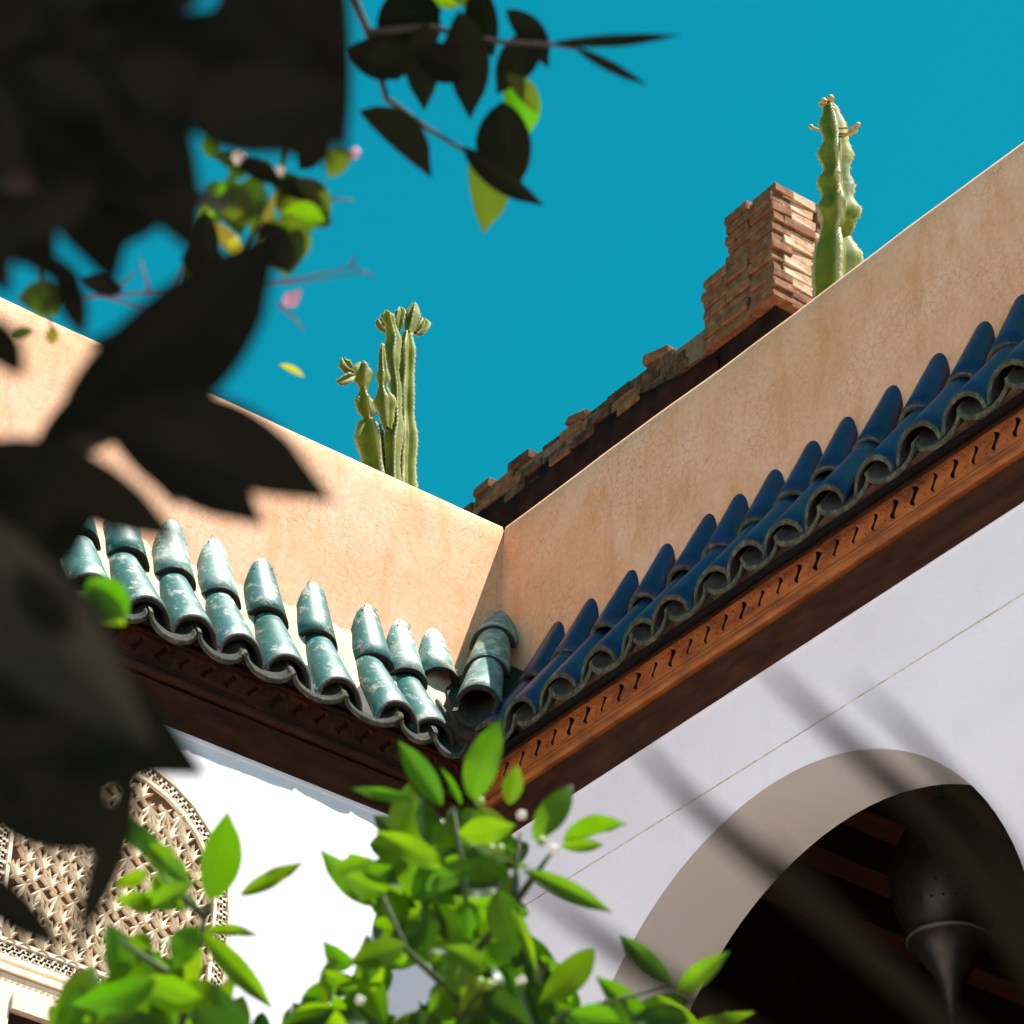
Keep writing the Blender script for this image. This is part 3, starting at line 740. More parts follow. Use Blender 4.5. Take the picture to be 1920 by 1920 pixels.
cactus_stem(cl, [(V((.66, 1.5, 6.2)), .035), T(540, 1800, 220), T(520, 1650, 210), T(480, 1450, 250), T(460, 1290, 180), T(450, 1240, 60), T(440, 1180, 150), T(420, 1080, 160), T(415, 1000, 80), T(410, 960, 60), T(400, 880, 130), T(400, 780, 170), T(400, 710, 60)], 4, rot=.75, seed=12)
cactus_stem(cl, [T(320, 800, 30), T(270, 770, 80), T(230, 720, 90), T(215, 670, 30)], 4, name='knob', seed=13)
cactus_stem(cl, [T(330, 830, 30), T(260, 860, 90), T(200, 880, 70), T(165, 885, 20)], 4, name='knob', seed=14)
pot(cl, (.72, 1.5, 6.02), .24, .26)

# ------------------------------------------------------------------ brass lantern in the gallery
LC = onplane(1775, 1650, 0, .62); print('LC', LC)
lan = thing('lantern', 'large dark pierced brass lantern hanging inside the arch', 'lantern', tuple(LC))
def lathe(mb, c, prof, n=28, m=0):
    prof = [(r*.86, z*.95) for r, z in prof]
    vs = [c+V((r*math.cos(2*math.pi*i/n), r*math.sin(2*math.pi*i/n), z)) for r, z in prof for i in range(n)]
    mb.add(vs, [(a*n+i, a*n+(i+1) % n, (a+1)*n+(i+1) % n, (a+1)*n+i) for a in range(len(prof)-1) for i in range(n)], m)
mb = MB(); LK = .86
lathe(mb, LC, [(.02, .21), (.05, .19), (.09, .14), (.125, .07), (.142, 0), (.138, -.05), (.118, -.10), (.10, -.135), (.098, -.15)]); mb.build('body', BRASS, lan, True)
mb = MB(); lathe(mb, LC, [(.098, -.150), (.103, -.154), (.104, -.160), (.100, -.165), (.094, -.166), (.07, -.20), (.045, -.235), (.03, -.27), (.018, -.32), (.006, -.37), (.001, -.39)]); mb.build('finial', BRASS, lan, True)
mb = MB(); lathe(mb, LC, [(.101, -.151), (.106, -.155), (.106, -.159), (.101, -.163)]); mb.build('ring', m_simple('bright_brass', [(.06, .055, .05), (.09, .085, .075)], 20, .5), lan, True)
mb = MB(); mb.tube([LC+V((0, 0, .20)), LC+V((0, 0, 5.80-LC.z))], .006, 6); mb.build('chain', BRASS, lan)
mb = MB()
for i in range(26):
    for j, z in enumerate((-.09, -.06, -.03, .0, .03, .06)):
        a = 2*math.pi*(i+.5*(j % 2))/26; r = .1225-abs(z)*.09-(.012 if z < -.08 else 0); d = V((math.cos(a), math.sin(a), 0)); p = LC+d*(r+.001)+V((0, 0, z)); t = V((-d.y, d.x, 0))
        mb.add([p+t*.004, p+V((0, 0, .007)), p-t*.004, p-V((0, 0, .007))], [(0, 1, 2, 3)])
o = mb.build('piercings', HOLE, lan)
o['kind'] = 'stuff'

# ------------------------------------------------------------------ leaves
def leaf_mesh(name, L, w1, w2, mat, fold=.25, curl=.12, tipk=1.0, wave=0.03, seed=0, n=12):
    """local y from base to tip, x across (w1 on +x), z towards the viewer"""
    vs = []; m = 3; r = random.Random(seed); ph = r.uniform(0, 6)
    for i in range(n+1):
        t = i/n; pr = (math.sin(math.pi*t**.85)**.8)*(1 - .35*max(0, t-.75)/.25*tipk) if 0 < t < 1 else 0.0
        for j in range(-m, m+1):
            u = j/m; w = w1 if u > 0 else w2
            x = u*w*pr; y = L*t
            z = -abs(u)*0 + fold*abs(x) - curl*L*(t-.4)**2*1.6 + wave*L*math.sin(6*t+ph)*.3*abs(u) + wave*L*.2*math.sin(17*t+ph)*u*u
            vs.append((x, y, z))
    k = 2*m+1
    fs = [(i*k+j, i*k+j+1, (i+1)*k+j+1, (i+1)*k+j) for i in range(n) for j in range(k-1)]
    me = mesh_from(name, vs, fs, mat, None, True)
    a = me.attributes.new('leaf_uv', 'FLOAT_VECTOR', 'POINT')
    a.data.foreach_set('vector', [c for i in range(n+1) for j in range(-m, m+1) for c in (j/m, i/n, 0.)])
    return me
LS = [0]
def leaf_px(parent, b, t, w1, w2, d, mat, d2=None, roll=0., fold=.25, curl=.1, wave=.03, name='leaf', tipk=1.0):
    LS[0] += 1
    if mat in (LEAFG, LEAFK):
        q = random.Random(LS[0]*13); curl = q.uniform(-.12, .38); wave = q.uniform(.02, .11); fold = q.uniform(.12, .5)
    d2 = d if d2 is None else d2
    pb, pt = at(b[0], b[1], d), at(t[0], t[1], d2)
    ya = (pt-pb); L = ya.length; ya.normalize(); vw = ((pb+pt)/2-CAM).normalized()
    xa = vw.cross(ya).normalized(); za = xa.cross(ya)
    if roll: R = Matrix.Rotation(roll, 3, ya); xa = R@xa; za = R@za
    sc = (d+d2)/2/FPX
    me = leaf_mesh(name, L, w1*sc, w2*sc, mat, fold, curl, tipk, wave, LS[0])
    return link(name, me, parent, frame_mat(pb, xa, ya, za))
def leaf_out(b, t, w1, w2):
    bx, by = b; dx, dy = t[0]-b[0], t[1]-b[1]; L = math.hypot(dx, dy); dx /= L; dy /= L; nx, ny = -dy, dx
    res = [b, t]
    for f in (.15, .3, .45, .6, .75, .88):
        p = math.sin(math.pi*f**.85)**.8
        for w in (w1, -w2): res.append((bx+dx*L*f+nx*w*p, by+dy*L*f+ny*w*p))
    return res
def fill(parent, poly, holes, n, Lr, wr, dr, mats, tries=6000, ang=None, seed=1, rollr=.5):
    r = random.Random(seed); xs = [p[0] for p in poly]; ys = [p[1] for p in poly]; c = 0
    for _ in range(tries):
        if c >= n: break
        b = (r.uniform(min(xs), max(xs)), r.uniform(min(ys), max(ys))); L = r.uniform(*Lr)
        a = r.uniform(0, 2*math.pi) if ang is None else r.gauss(*ang)
        t = (b[0]+L*math.cos(a), b[1]+L*math.sin(a)); w = L*r.uniform(*wr)/2
        ok = True
        for p in leaf_out(b, t, w, w):
            if not inside(poly, *p): ok = False; break
            if any((p[0]-h[0])**2+(p[1]-h[1])**2 < h[2]**2 for h in holes): ok = False; break
        if ok:
            mx, my = (b[0]+t[0])/2, (b[1]+t[1])/2
            if any((mx-h[0])**2+(my-h[1])**2 < (h[2]+w*.9)**2 for h in holes): ok = False
        if not ok: continue
        d = r.uniform(*dr); d2 = d+r.uniform(-.25, .25)*L*d/FPX
        leaf_px(parent, b, t, w, w, d, r.choice(mats), d2, r.uniform(-rollr, rollr)); c += 1
    return c

# near tree in shade ------------------------------------------------------
TR = V((-4.75, -4.75, 0))
dark = thing('citrus_tree', 'near citrus tree with big black shaded leaves hanging over the left of the view', 'tree', tuple(TR))
mb = MB(); mb.tube([TR, TR+V((.02, .03, .9)), TR+V((-.03, .05, 1.7)), TR+V((.05, .0, 2.4)), TR+V((.0, .1, 3.0))], [.075, .062, .055, .045, .03], 10); mb.build('trunk', BARK, dark, True)
near = [  # base, tip, w1, w2, depth
    ((110, 770), (534, 425), 158, 60, 1.15), ((170, 800), (634, 944), 36, 128, 1.12), ((190, 770), (501, 988), 62, 85, 1.20), ((-60, 840), (348, 1020), 42, 85, 1.10),
    ((-110, 930), (292, 1400), 130, 75, 1.0), ((-30, 1270), (398, 1457), 75, 105, 1.05), ((250, 1430), (132, 1795), 25, 45, 1.1), ((-90, 1600), (128, 1786), 45, 34, 1.15),
    ((-60, 1480), (225, 1590), 60, 90, 1.15), ((545, -120), (618, 322), 130, 62, 1.2), ((640, -90), (652, 300), 90, 14, 1.24), ((230, 20), (378, 492), 120, 55, 1.15),
    ((120, 100), (218, 545), 110, 80, 1.2), ((-70, 330), (22, 548), 60, 40, 1.1), ((-70, 590), (49, 712), 26, 50, 1.15), ((60, 860), (330, 640), 75, 50, 1.25),
    ((-60, 900), (165, 985), 70, 90, 1.18), ((150, 790), (440, 770), 40, 60, 1.25), ((225, 750), (330, 955), 25, 90, 1.22), ((110, 480), (158, 640), 30, 30, 1.3),
    ((-60, 200), (110, 535), 90, 60, 1.25), ((300, 120), (650, 240), 110, 130, 1.3), ((150, 560), (110, 480), 20, 25, 1.3),
    ((265, 70), (470, 30), 52, 30, 1.2), ((400, -60), (330, 30), 40, 20, 1.2), ((-20, 440), (18, 560), 30, 20, 1.2), ((160, 640), (420, 560), 60, 8, 1.2), ((60, 1180), (262, 1500), 110, 70, 1.2), ((130, 1250), (200, 1660), 60, 35, 1.18)]
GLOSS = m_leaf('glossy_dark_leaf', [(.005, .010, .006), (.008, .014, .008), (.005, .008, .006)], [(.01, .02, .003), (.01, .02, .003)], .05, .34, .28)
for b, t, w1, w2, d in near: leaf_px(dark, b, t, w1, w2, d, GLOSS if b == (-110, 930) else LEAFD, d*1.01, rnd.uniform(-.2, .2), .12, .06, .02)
P1 = [(-150, -150), (640, -150), (642, 0), (655, 120), (655, 288), (640, 306), (510, 300), (460, 300), (378, 250), (382, 310), (380, 440), (360, 478), (310, 500), (235, 492), (215, 545), (160, 548), (112, 532), (75, 468), (18, 542), (-150, 560)]
P3 = [(165, 640), (330, 585), (430, 530), (530, 432), (526, 540), (488, 645), (405, 738), (560, 812), (603, 865), (628, 936), (502, 912), (498, 980), (380, 945), (258, 903), (242, 828), (170, 825), (135, 850), (132, 885), (300, 965), (340, 1010), (190, 1012), (172, 1060), (222, 1180), (262, 1320), (278, 1366), (385, 1452), (287, 1490), (192, 1508), (212, 1600), (198, 1690), (135, 1780), (68, 1716), (0, 1665), (-150, 1600), (-150, 800), (75, 795), (104, 758), (124, 695), (142, 662)]
H1 = [(300, 8, 38), (30, 510, 10)]
H3 = [(300, 722, 30), (40, 1580, 42), (137, 1636, 38), (190, 870, 40)]
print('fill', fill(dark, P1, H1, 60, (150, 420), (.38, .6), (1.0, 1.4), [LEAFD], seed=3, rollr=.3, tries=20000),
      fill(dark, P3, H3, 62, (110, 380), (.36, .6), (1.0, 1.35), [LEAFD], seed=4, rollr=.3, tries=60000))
mb = MB()
for a, b, c_, r in (((-200, 300, 1.2), (150, 330, 1.25), (420, 380, 1.5), .006), ((-200, 900, 1.2), (80, 860, 1.22), (260, 800, 1.25), .005), ((-200, 1250, 1.1), (0, 1230, 1.1), (110, 1260, 1.15), .004)):
    mb.tube([TR+V((0, .05, 2.3+.2*(a[1] < 500))), at(*a), at(*b), at(*c_)], [r*2.4, r*1.5, r, r*.5], 8)
mb.build('branch', BARK, dark, True)
# unseen crown, added above the frame to block sun from the near leaves
def crown_leaves(n, centre_fn, mat, name, parent, Lr, keep_out=True, seed=5):
    r = random.Random(seed); mb = MB(); c = 0
    tmpl = [(0, 0, 0), (.22, .25, .05), (.28, .55, .04), (.13, .85, -.02), (0, 1, -.07), (-.13, .85, -.02), (-.28, .55, .04), (-.22, .25, .05), (0, .5, 0)]
    while c < n:
        p = centre_fn(r); L = r.uniform(*Lr)
        q = px(p)
        mg = FPX*L/max(.2, (p-CAM).length)+70
        if keep_out and -mg < q[0] < 1920+mg and -mg < q[1] < 1920+mg: c += .02; continue
        d = V((r.uniform(-1, 1), r.uniform(-1, 1), r.uniform(-1, .4))).normalized(); u = V((r.uniform(-.6, .6), r.uniform(-.6, .6), 1)); s = d.cross(u).normalized(); u = s.cross(d)
        mb.add([p+s*(x*L)+d*(y*L)+u*(z*L) for x, y, z in tmpl], [(0, 1, 2, 8), (8, 2, 3, 4), (8, 4, 5, 6), (0, 8, 6, 7)]); c += 1
    o = mb.build(name, mat, parent, True); o['kind'] = 'stuff'; return o
def cf(r):
    p = at(r.uniform(-350, 720), r.uniform(-250, 1800), r.uniform(1.0, 1.45)) + SUN*r.uniform(.35, 1.1)
    return p + V((r.uniform(-.05, .05),)*3)
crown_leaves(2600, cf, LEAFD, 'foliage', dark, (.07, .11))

# mid-distance sprigs of the same tree -----------------------------------
mid = thing('citrus_tree', 'citrus tree whose leafy sprigs hang against the blue sky at upper centre', 'tree', (-3.6, -2.6, 0))
mb = MB(); MT = V((-3.6, -2.6, 0)); mb.tube([MT, MT+V((.04, .0, 1.5)), MT+V((.0, -.05, 2.8)), MT+V((.03, -.2, 3.9)), at(200, -150, 3.0)], [.07, .055, .045, .03, .012], 9); mb.build('trunk', BARK, mid, True)
midl = [((672, 208), (810, 336), 6, 62, 2.6, LEAFD, .1), ((948, 18), (1028, 130), 12, 42, 2.7, LEAFD, .2), ((1015, 55), (930, 178), 40, 32, 2.7, LEAFD, 0), ((945, 130), (985, 267), 16, 52, 2.75, LEAFG, .1),
    ((950, 140), (1010, 215), 10, 28, 2.68, LEAFM, .1), ((942, 190), (968, 362), 62, 42, 2.7, LEAFD, .0), ((868, 275), (1022, 388), 30, 14, 2.65, LEAFD, .1), ((880, 285), (904, 440), 10, 70, 2.75, LEAFM, .3),
    ((860, 20), (880, 226), 30, 50, 2.7, LEAFD, .1), ((800, 40), (795, 210), 38, 28, 2.7, LEAFD, .1), ((700, 60), (748, 152), 45, 40, 2.75, LEAFD, 0), ((655, 90), (770, 140), 35, 40, 2.7, LEAFD, .1), ((740, -20), (800, 120), 60, 60, 2.8, LEAFD, .1),
    ((720, 30), (830, 20), 50, 60, 2.75, LEAFD, 0), ((900, -30), (925, 110), 40, 22, 2.8, LEAFD, .1), ((830, -25), (905, 25), 10, 18, 2.8, LEAFM, .1), ((840, 60), (915, 150), 40, 20, 2.75, LEAFD, .1), ((760, 100), (850, 110), 40, 30, 2.8, LEAFD, 0), ((780, 95), (900, 130), 45, 30, 2.7, LEAFD, 0),
    ((510, 350), (625, 375), 10, 22, 2.5, LEAFD, .1), ((515, 355), (622, 425), 30, 38, 2.55, LEAFM, .2), ((440, 345), (450, 425), 26, 24, 2.5, LEAFM, .1), ((480, 330), (470, 425), 28, 26, 2.55, LEAFG, .4), ((390, 345), (435, 385), 22, 20, 2.5, LEAFG, .1),
    ((392, 415), (462, 492), 10, 16, 2.5, LEAFY, .1), ((480, 460), (520, 355), 8, 6, 2.45, LEAFY, .2), ((540, 400), (555, 500), 40, 30, 2.5, LEAFM, .2), ((360, 470), (405, 520), 40, 30, 2.5, LEAFM, .0), ((385, 440), (400, 525), 40, 10, 2.4, LEAFD, .0),
    ((500, 300), (490, 345), 16, 16, 2.5, LEAFG, 0), ((660, 285), (615, 335), 25, 10, 2.4, LEAFM, 0), ((300, -30), (265, 18), 12, 10, 2.5, LEAFM, 0), ((120, 560), (30, 560), 26, 20, 2.4, LEAFM, 0), ((60, 550), (110, 590), 20, 20, 2.4, LEAFG, 0),
    ((62, 620), (20, 625), 10, 12, 2.6, LEAFG, 0), ((98, 612), (98, 648), 13, 13, 2.6, LEAFY, 0), ((165, 1085), (242, 1160), 34, 30, 2.3, LEAFG, .1), ((170, 1100), (235, 1180), 20, 20, 2.3, LEAFG, .2),
    ((524, 684), (572, 708), 3, 11, 3.2, LEAFY, .2), ((1035, 82), (1280, 68), 9, 9, 2.5, LEAFD, .2), ((1075, 88), (1216, 162), 8, 8, 2.5, LEAFD, .2),
    ((400, 290), (505, 325), 12, 14, 2.5, LEAFK, .2), ((430, 330), (452, 445), 24, 22, 2.52, LEAFK, .1), ((495, 415), (545, 510), 30, 24, 2.45, LEAFD, .1), ((555, 335), (622, 400), 10, 22, 2.5, LEAFM, .1),
    ((565, 425), (530, 525), 18, 18, 2.5, LEAFM, .2), ((385, 395), (392, 525), 16, 18, 2.42, LEAFD, .1), ((350, 460), (410, 490), 14, 14, 2.42, LEAFD, .1), ((600, 270), (560, 320), 16, 16, 2.5, LEAFD, 0), ((450, 300), (530, 345), 14, 16, 2.48, LEAFD, 0), ((230, 545), (150, 520), 14, 16, 2.4, LEAFD, 0),
    ((400, 300), (390, 250), 12, 14, 2.5, LEAFG, .2), ((505, 345), (560, 330), 14, 12, 2.5, LEAFG, .2), ((430, 330), (470, 300), 14, 14, 2.5, LEAFG, 0), ((470, 430), (500, 370), 24, 22, 2.55, LEAFG, .2), ((530, 400), (610, 415), 20, 26, 2.52, LEAFG, .3),
    ((525, 420), (535, 490), 22, 20, 2.5, LEAFG, .1), ((410, 380), (385, 430), 18, 16, 2.5, LEAFG, .1), ((500, 380), (470, 440), 18, 16, 2.5, LEAFM, .1), ((540, 470), (520, 510), 20, 14, 2.5, LEAFM, .1), ((810, -10), (865, 15), 14, 12, 2.8, LEAFG, .1)]
for b, t, w1, w2, d, m, ro in midl: leaf_px(mid, b, t, w1*(1.3 if d < 2.56 else 1), w2*(1.3 if d < 2.56 else 1), d, m, d+.01, ro, .2, .08, .03)
def twig_px(parent, pts, r, mat, name='twig'):
    mb = MB(); P = [at(*p) for p in pts]; mb.tube(P, [r*(1-.6*i/(len(P)-1)) for i in range(len(P))], 6); return mb.build(name, mat, parent, True)
twig_px(mid, [(640, -60, 2.75), (690, 60, 2.75), (725, 185, 2.72), (800, 240, 2.7), (875, 285, 2.68)], .0035, BARK)
twig_px(mid, [(690, 60, 2.75), (800, 50, 2.72), (930, 78, 2.7), (1040, 84, 2.6), (1085, 92, 2.5)], .003, BARK)
twig_px(mid, [(640, -60, 2.6), (560, 150, 2.6), (520, 360, 2.5), (455, 470, 2.5), (400, 520, 2.5)], .003, TWIG)
twig_px(mid, [(100, -100, 2.6), (60, 300, 2.6), (80, 560, 2.5), (100, 620, 2.6)], .003, TWIG)
for pts in ([(120, 560, 2.6), (280, 548, 2.6), (400, 535, 2.6), (560, 530, 2.6), (700, 508, 2.6)], [(180, 550, 2.6), (270, 578, 2.6), (350, 570, 2.6)], [(400, 535, 2.6), (480, 536, 2.6), (560, 522, 2.6), (660, 500, 2.6), (700, 521, 2.6)],
            [(660, 500, 2.6), (665, 478, 2.6)], [(320, 545, 2.6), (350, 480, 2.6)], [(280, 548, 2.6), (262, 480, 2.6)], [(215, 545, 2.6), (260, 505, 2.6)], [(520, 568, 2.6), (555, 600, 2.6), (570, 620, 2.6)], [(620, 372, 2.6), (665, 376, 2.6)]):
    twig_px(mid, pts, .0014, PLUM)
def petals(parent, p, r, mat, name, n=5, seed=0):
    mb = MB(); rr = random.Random(seed)
    for i in range(n):
        a = 2*math.pi*i/n+rr.random(); d = (RT*math.cos(a)+UP*math.sin(a)-FW*.3).normalized(); mb.ball(p+d*r*.55, r*.55, 6, 0, (1, 1, 1))
    return mb.build(name, mat, parent, True)
petals(mid, at(545, 562, 2.6), .006, PINK, 'blossom', 5, 1); petals(mid, at(558, 553, 2.6), .004, PINK, 'blossom', 4, 2)
petals(mid, at(448, 296, 2.5), .005, PETAL, 'blossom', 5, 3); petals(mid, at(524, 320, 2.5), .004, PETAL, 'blossom', 5, 4); petals(mid, at(665, 287, 2.5), .004, PINK, 'blossom', 5, 4)
def cf2(r): return at(r.uniform(-700, 1000), r.uniform(-900, -350), r.uniform(2.4, 3.6))
crown_leaves(900, cf2, LEAFM, 'foliage', mid, (.07, .10), True, 8)

# sunny green trees below -------------------------------------------------
D = 3.0
def tree_low(name_label, root, top, seed):
    t = thing('citrus_tree', name_label, 'tree', tuple(root))
    mb = MB(); mb.tube([root, root+V((.03, .02, 1.0)), root+V((-.02, .03, 1.9)), top], [.06, .05, .035, .012], 9); mb.build('trunk', BARK, t, True)
    return t
topg = at(900, 2050, 3.05); rg = V((topg.x+.1, topg.y+.05, 0))
gr = tree_low('bushy citrus tree with bright sunlit leaves and white buds at bottom centre', rg, topg, 1)
topl = at(320, 2050, 2.75); rl = V((topl.x-.1, topl.y, 0))
gl = tree_low('bright green citrus sprigs in front of the carved panel at lower left', rl, topl, 2)
c7 = lambda x, y: (600+x/2.4, 1300+y/2.4)
c6 = lambda x, y: (x/2.743, 1300+y/2.743)
g7 = [((550, 510), (350, 212), 60, 55), ((640, 505), (545, 335), 22, 14), ((690, 490), (810, 108), 62, 90), ((850, 500), (890, 318), 50, 45), ((960, 655), (1142, 398), 70, 60),
    ((1090, 665), (1385, 590), 12, 95), ((1085, 690), (1290, 690), 25, 40), ((920, 790), (1330, 988), 48, 42), ((400, 730), (408, 395), 70, 105), ((430, 470), (145, 418), 18, 42), ((250, 960), (-10, 705), 60, 60),
    ((240, 1350), (210, 1095), 60, 68), ((690, 1110), (330, 1135), 60, 62), ((1230, 1150), (975, 1400), 60, 85), ((1590, 1310), (1345, 1075), 42, 62), ((1600, 1350), (1830, 1158), 62, 45), ((1480, 1500), (1240, 1270), 60, 50),
    ((870, 950), (975, 1260), 30, 30), ((640, 1360), (560, 1185), 60, 50), ((790, 960), (905, 810), 45, 45), ((470, 880), (720, 740), 60, 50), ((420, 920), (560, 700), 80, 60), ((620, 640), (880, 600), 60, 70),
    ((330, 1010), (640, 960), 30, 30), ((560, 780), (250, 620), 60, 60), ((1700, 1500), (1500, 1360), 40, 40), ((1650, 1520), (1960, 1430), 30, 40), ((150, 1240), (20, 1130), 40, 60), ((60, 800), (240, 740), 70, 40), ((120, 900), (330, 780), 80, 70), ((820, 1120), (700, 960), 60, 50), ((860, 1080), (800, 930), 50, 40),
    ((300, 900), (100, 820), 60, 60), ((1350, 1480), (1120, 1440), 70, 60), ((1400, 1540), (1250, 1400), 60, 50)]
for b, t, w1, w2 in g7:
    d = rnd.uniform(2.85, 3.15); leaf_px(gr, c7(*b), c7(*t), w1/2.4, w2/2.4, d, LEAFG, d+rnd.uniform(-.02, .02), rnd.uniform(-.35, .35), .28, .1, .05)
G1 = [(695, 1510), (770, 1480), (830, 1520), (880, 1490), (960, 1500), (1000, 1560), (1050, 1590), (960, 1640), (985, 1680), (1010, 1780), (1085, 1830), (1110, 1900), (1180, 1920), (1400, 2100), (520, 2100), (560, 1840), (640, 1800), (690, 1740), (690, 1690), (610, 1610), (690, 1590)]
HG = [(668, 1705, 18), (771, 1850, 38), (752, 1725, 24), (650, 1880, 20)]
print('gr', fill(gr, G1, HG, 200, (65, 140), (.42, .6), (2.9, 3.6), [LEAFG, LEAFG, LEAFK, LEAFK, LEAFM], seed=11, rollr=.7, tries=30000))
G4 = [(1090, 1850), (1180, 1860), (1250, 1850), (1330, 1880), (1480, 1920), (1500, 2100), (1060, 2100)]
G5 = [(590, 1800), (680, 1760), (730, 1780), (700, 1920), (740, 2100), (500, 2100), (520, 1900)]
fill(gr, G4, [], 28, (70, 150), (.4, .6), (2.9, 3.3), [LEAFG, LEAFK], seed=15, rollr=.6)
fill(gr, G5, [(650, 1880, 14)], 26, (70, 140), (.4, .6), (2.9, 3.3), [LEAFG, LEAFK], seed=16, rollr=.6)
g6 = [((1080, 1065), (1172, 595), 120, 85), ((1225, 1040), (1575, 868), 42, 52), ((1000, 1070), (635, 1065), 60, 50), ((860, 900), (600, 600), 60, 60), ((1030, 1225), (1345, 1240), 20, 44), ((1040, 1230), (1405, 1625), 60, 62), ((585, 1245), (830, 1430), 80, 60),
    ((490, 1400), (250, 1710), 60, 110), ((1000, 1250), (900, 1600), 80, 80), ((640, 1500), (860, 1680), 60, 60), ((780, 1100), (1010, 960), 50, 60), ((760, 1230), (620, 1420), 60, 80), ((560, 1180), (640, 1600), 60, 90), ((1020, 1200), (900, 1420), 100, 60), ((880, 1480), (1010, 1700), 60, 60), ((1200, 1450), (1060, 1760), 50, 50), ((840, 860), (980, 980), 40, 60), ((560, 1520), (480, 1760), 60, 60), ((700, 640), (560, 600), 30, 40), ((660, 720), (800, 800), 40, 40), ((420, 1500), (300, 1800), 70, 70), ((760, 780), (900, 930), 70, 70)]
for b, t, w1, w2 in g6:
    d = rnd.uniform(2.65, 2.9); leaf_px(gl, c6(*b), c6(*t), w1/2.7, w2/2.7, d, LEAFG, d+rnd.uniform(-.02, .02), rnd.uniform(-.35, .35), .28, .1, .05)
G2 = [(235, 1610), (300, 1600), (365, 1640), (400, 1690), (370, 1715), (250, 1720), (215, 1700), (210, 1640)]
G3 = [(210, 1750), (290, 1745), (310, 1820), (345, 1760), (400, 1750), (440, 1850), (520, 1920), (560, 2100), (60, 2100), (90, 1880), (120, 1810), (180, 1800), (215, 1860)]
fill(gl, G2, [], 8, (60, 110), (.4, .55), (2.7, 3.0), [LEAFG], seed=12, rollr=.6)
fill(gl, G3, [(415, 1790, 24), (265, 1790, 10)], 60, (95, 185), (.40, .58), (2.6, 3.1), [LEAFG, LEAFG, LEAFK], seed=13, rollr=.7, tries=30000)
def fill_mass(parent, poly, holes, n, Lr, wr, dr, mats, seed, rollr):
    """leaves beyond the countable ones, joined into one piece of foliage"""
    before = set(parent.children)
    fill(parent, poly, holes, n, Lr, wr, dr, mats, seed=seed, rollr=rollr, tries=30000)
    vs = []; fs = []; uv = []; fm = []
    for o in [c for c in parent.children if c not in before]:
        b = len(vs); me = o.data; mw = Matrix.Translation(parent.location)@o.matrix_basis
        vs += [mw@v.co for v in me.vertices]; fs += [tuple(b+i for i in p.vertices) for p in me.polygons]
        for d in me.attributes['leaf_uv'].data: uv += list(d.vector)
        fm += [mats.index(me.materials[0])]*len(me.polygons)
        bpy.data.objects.remove(o); bpy.data.meshes.remove(me)
    me = mesh_from('inner_foliage', vs, fs, mats, fm, True)
    a = me.attributes.new('leaf_uv', 'FLOAT_VECTOR', 'POINT'); a.data.foreach_set('vector', uv)
    o = link('inner_foliage', me, parent); o['kind'] = 'stuff'
M1 = [(720, 1560), (1000, 1570), (990, 1680), (1080, 1800), (1130, 1880), (1330, 1900), (1420, 2080), (520, 2080), (590, 1850), (700, 1740), (640, 1640)]
fill_mass(gr, M1, [(771, 1850, 30), (668, 1705, 14), (1060, 1720, 24)], 190, (60, 150), (.4, .6), (3.05, 3.6), [LEAFG, LEAFK], 31, .8)
M2 = [(200, 1760), (420, 1740), (440, 1850), (530, 1930), (560, 2080), (50, 2080), (80, 1880)]
fill_mass(gl, M2, [(415, 1790, 16), (160, 1830, 22)], 60, (70, 160), (.4, .6), (2.85, 3.2), [LEAFG, LEAFK], 32, .8)
def cf3(cx, dd):
    return lambda r: at(r.uniform(cx-450, cx+450), r.uniform(2350, 4200), r.uniform(dd-.2, dd+.9))
crown_leaves(900, cf3(900, 3.0), LEAFG, 'foliage', gr, (.06, .085), True, 21)
crown_leaves(600, cf3(300, 2.7), LEAFG, 'foliage', gl, (.06, .085), True, 22)
for pts in ([(900, 2080, 3.0), (880, 1800, 3.0), (870, 1640, 3.0), (850, 1520, 3.0)], [(880, 1800, 3.0), (960, 1700, 3.0), (975, 1560, 3.0)], [(900, 2080, 3.0), (1060, 1900, 3.0), (1250, 1850, 3.0)], [(890, 1900, 3.0), (760, 1780, 3.0), (700, 1640, 3.0)], [(960, 1700, 3.0), (1040, 1590, 3.0)]):
    twig_px(gr, pts, .004, TWIG)
for pts in ([(320, 2080, 2.75), (350, 1850, 2.75), (385, 1720, 2.75), (400, 1690, 2.75)], [(385, 1720, 2.75), (300, 1640, 2.75)], [(350, 1850, 2.75), (220, 1760, 2.75)]): twig_px(gl, pts, .004, TWIG)
mbs = []
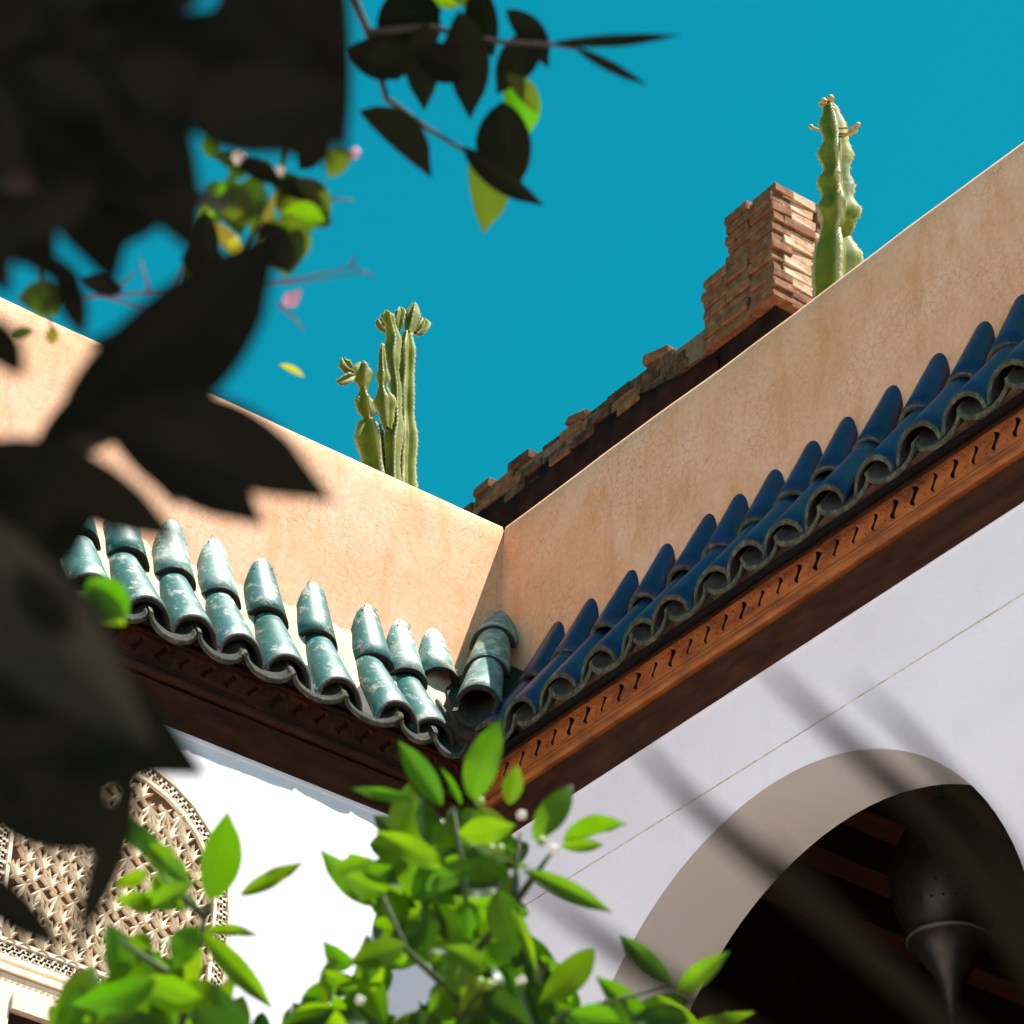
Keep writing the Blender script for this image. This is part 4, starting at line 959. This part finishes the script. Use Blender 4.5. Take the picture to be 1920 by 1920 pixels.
for i, (x, y, kind) in enumerate([(907, 548, 1), (473, 668, 1), (480, 605, 0), (720, 490, 0), (650, 530, 0), (570, 535, 0), (995, 665, 0), (620, 770, 1), (860, 690, 0), (810, 700, 0), (735, 765, 1), (1000, 690, 1), (1050, 700, 1), (880, 1220, 1), (845, 1195, 0), (905, 1290, 1), (745, 1360, 0), (700, 1330, 0), (720, 1300, 0), (830, 1260, 0), (800, 1170, 0), (180, 1380, 1), (150, 1400, 0), (215, 1040, 1), (770, 700, 0), (650, 820, 0), (1230, 1290, 1), (760, 1310, 0)]):
    X_, Y_ = c7(x, y); p = at(X_, Y_, 2.88)
    if i % 3: continue
    if kind: petals(gr, p, .004, PETAL, 'blossom', 5, i)
    else: mb = MB(); mb.ball(p, .0038, 8, 0, (1, 1, 1.25)); mb.build('bud', BUD, gr, True)

# ------------------------------------------------------------------ palm close to the lens, lower right
pc = at(2250, 2350, .62); PR = V((pc.x+.12, pc.y-.02, 0))
palm = thing('potted_palm', 'blurred dark palm fronds crossing close to the viewer at lower right', 'palm', tuple(PR))
mb = MB(); mb.tube([PR+V((0, 0, .3)), PR+V((0, .02, 1.2)), pc], [.03, .02, .006], 8); mb.build('stem', BARK, palm, True)
pot(palm, tuple(PR), .2, .3)
def frond(pts, w, d0, d1):
    n = 14; P = []
    for i in range(n+1):
        t = i/n; k = min(int(t*(len(pts)-1)), len(pts)-2); u = t*(len(pts)-1)-k
        x = pts[k][0]*(1-u)+pts[k+1][0]*u; y = pts[k][1]*(1-u)+pts[k+1][1]*u
        P.append(at(x, y, d0+(d1-d0)*t))
    vs = []
    for i, p in enumerate(P):
        t = i/n; dr = (P[min(i+1, n)]-P[max(i-1, 0)]).normalized(); s = dr.cross(FW).normalized(); ww = w*(math.sin(math.pi*min(.5, .03+t*.75)))*.5
        vs += [p-s*ww, p-FW*ww*.25, p+s*ww]
    mb = MB(); mb.add(vs, [(i*3+j, i*3+j+1, i*3+4+j, i*3+3+j) for i in range(n) for j in range(2)]); mb.build('leaflet', PALM, palm, True)
for pts, w in (([(1400, 1215), (1560, 1370), (1720, 1510), (1950, 1730), (2250, 2100)], .0058), ([(1165, 1360), (1290, 1500), (1430, 1620), (1700, 1850), (2200, 2250)], .0058), ([(930, 1610), (1110, 1750), (1300, 1880), (1600, 2060), (2200, 2350)], .0058),
               ([(1590, 1270), (1700, 1370), (1840, 1530), (2000, 1760), (2260, 2200)], .004), ([(1430, 1560), (1560, 1700), (1720, 1880), (2200, 2350)], .004), ([(1740, 1560), (1860, 1700), (1960, 1850), (2260, 2300)], .007)):
    frond(pts, w, .72, .84)
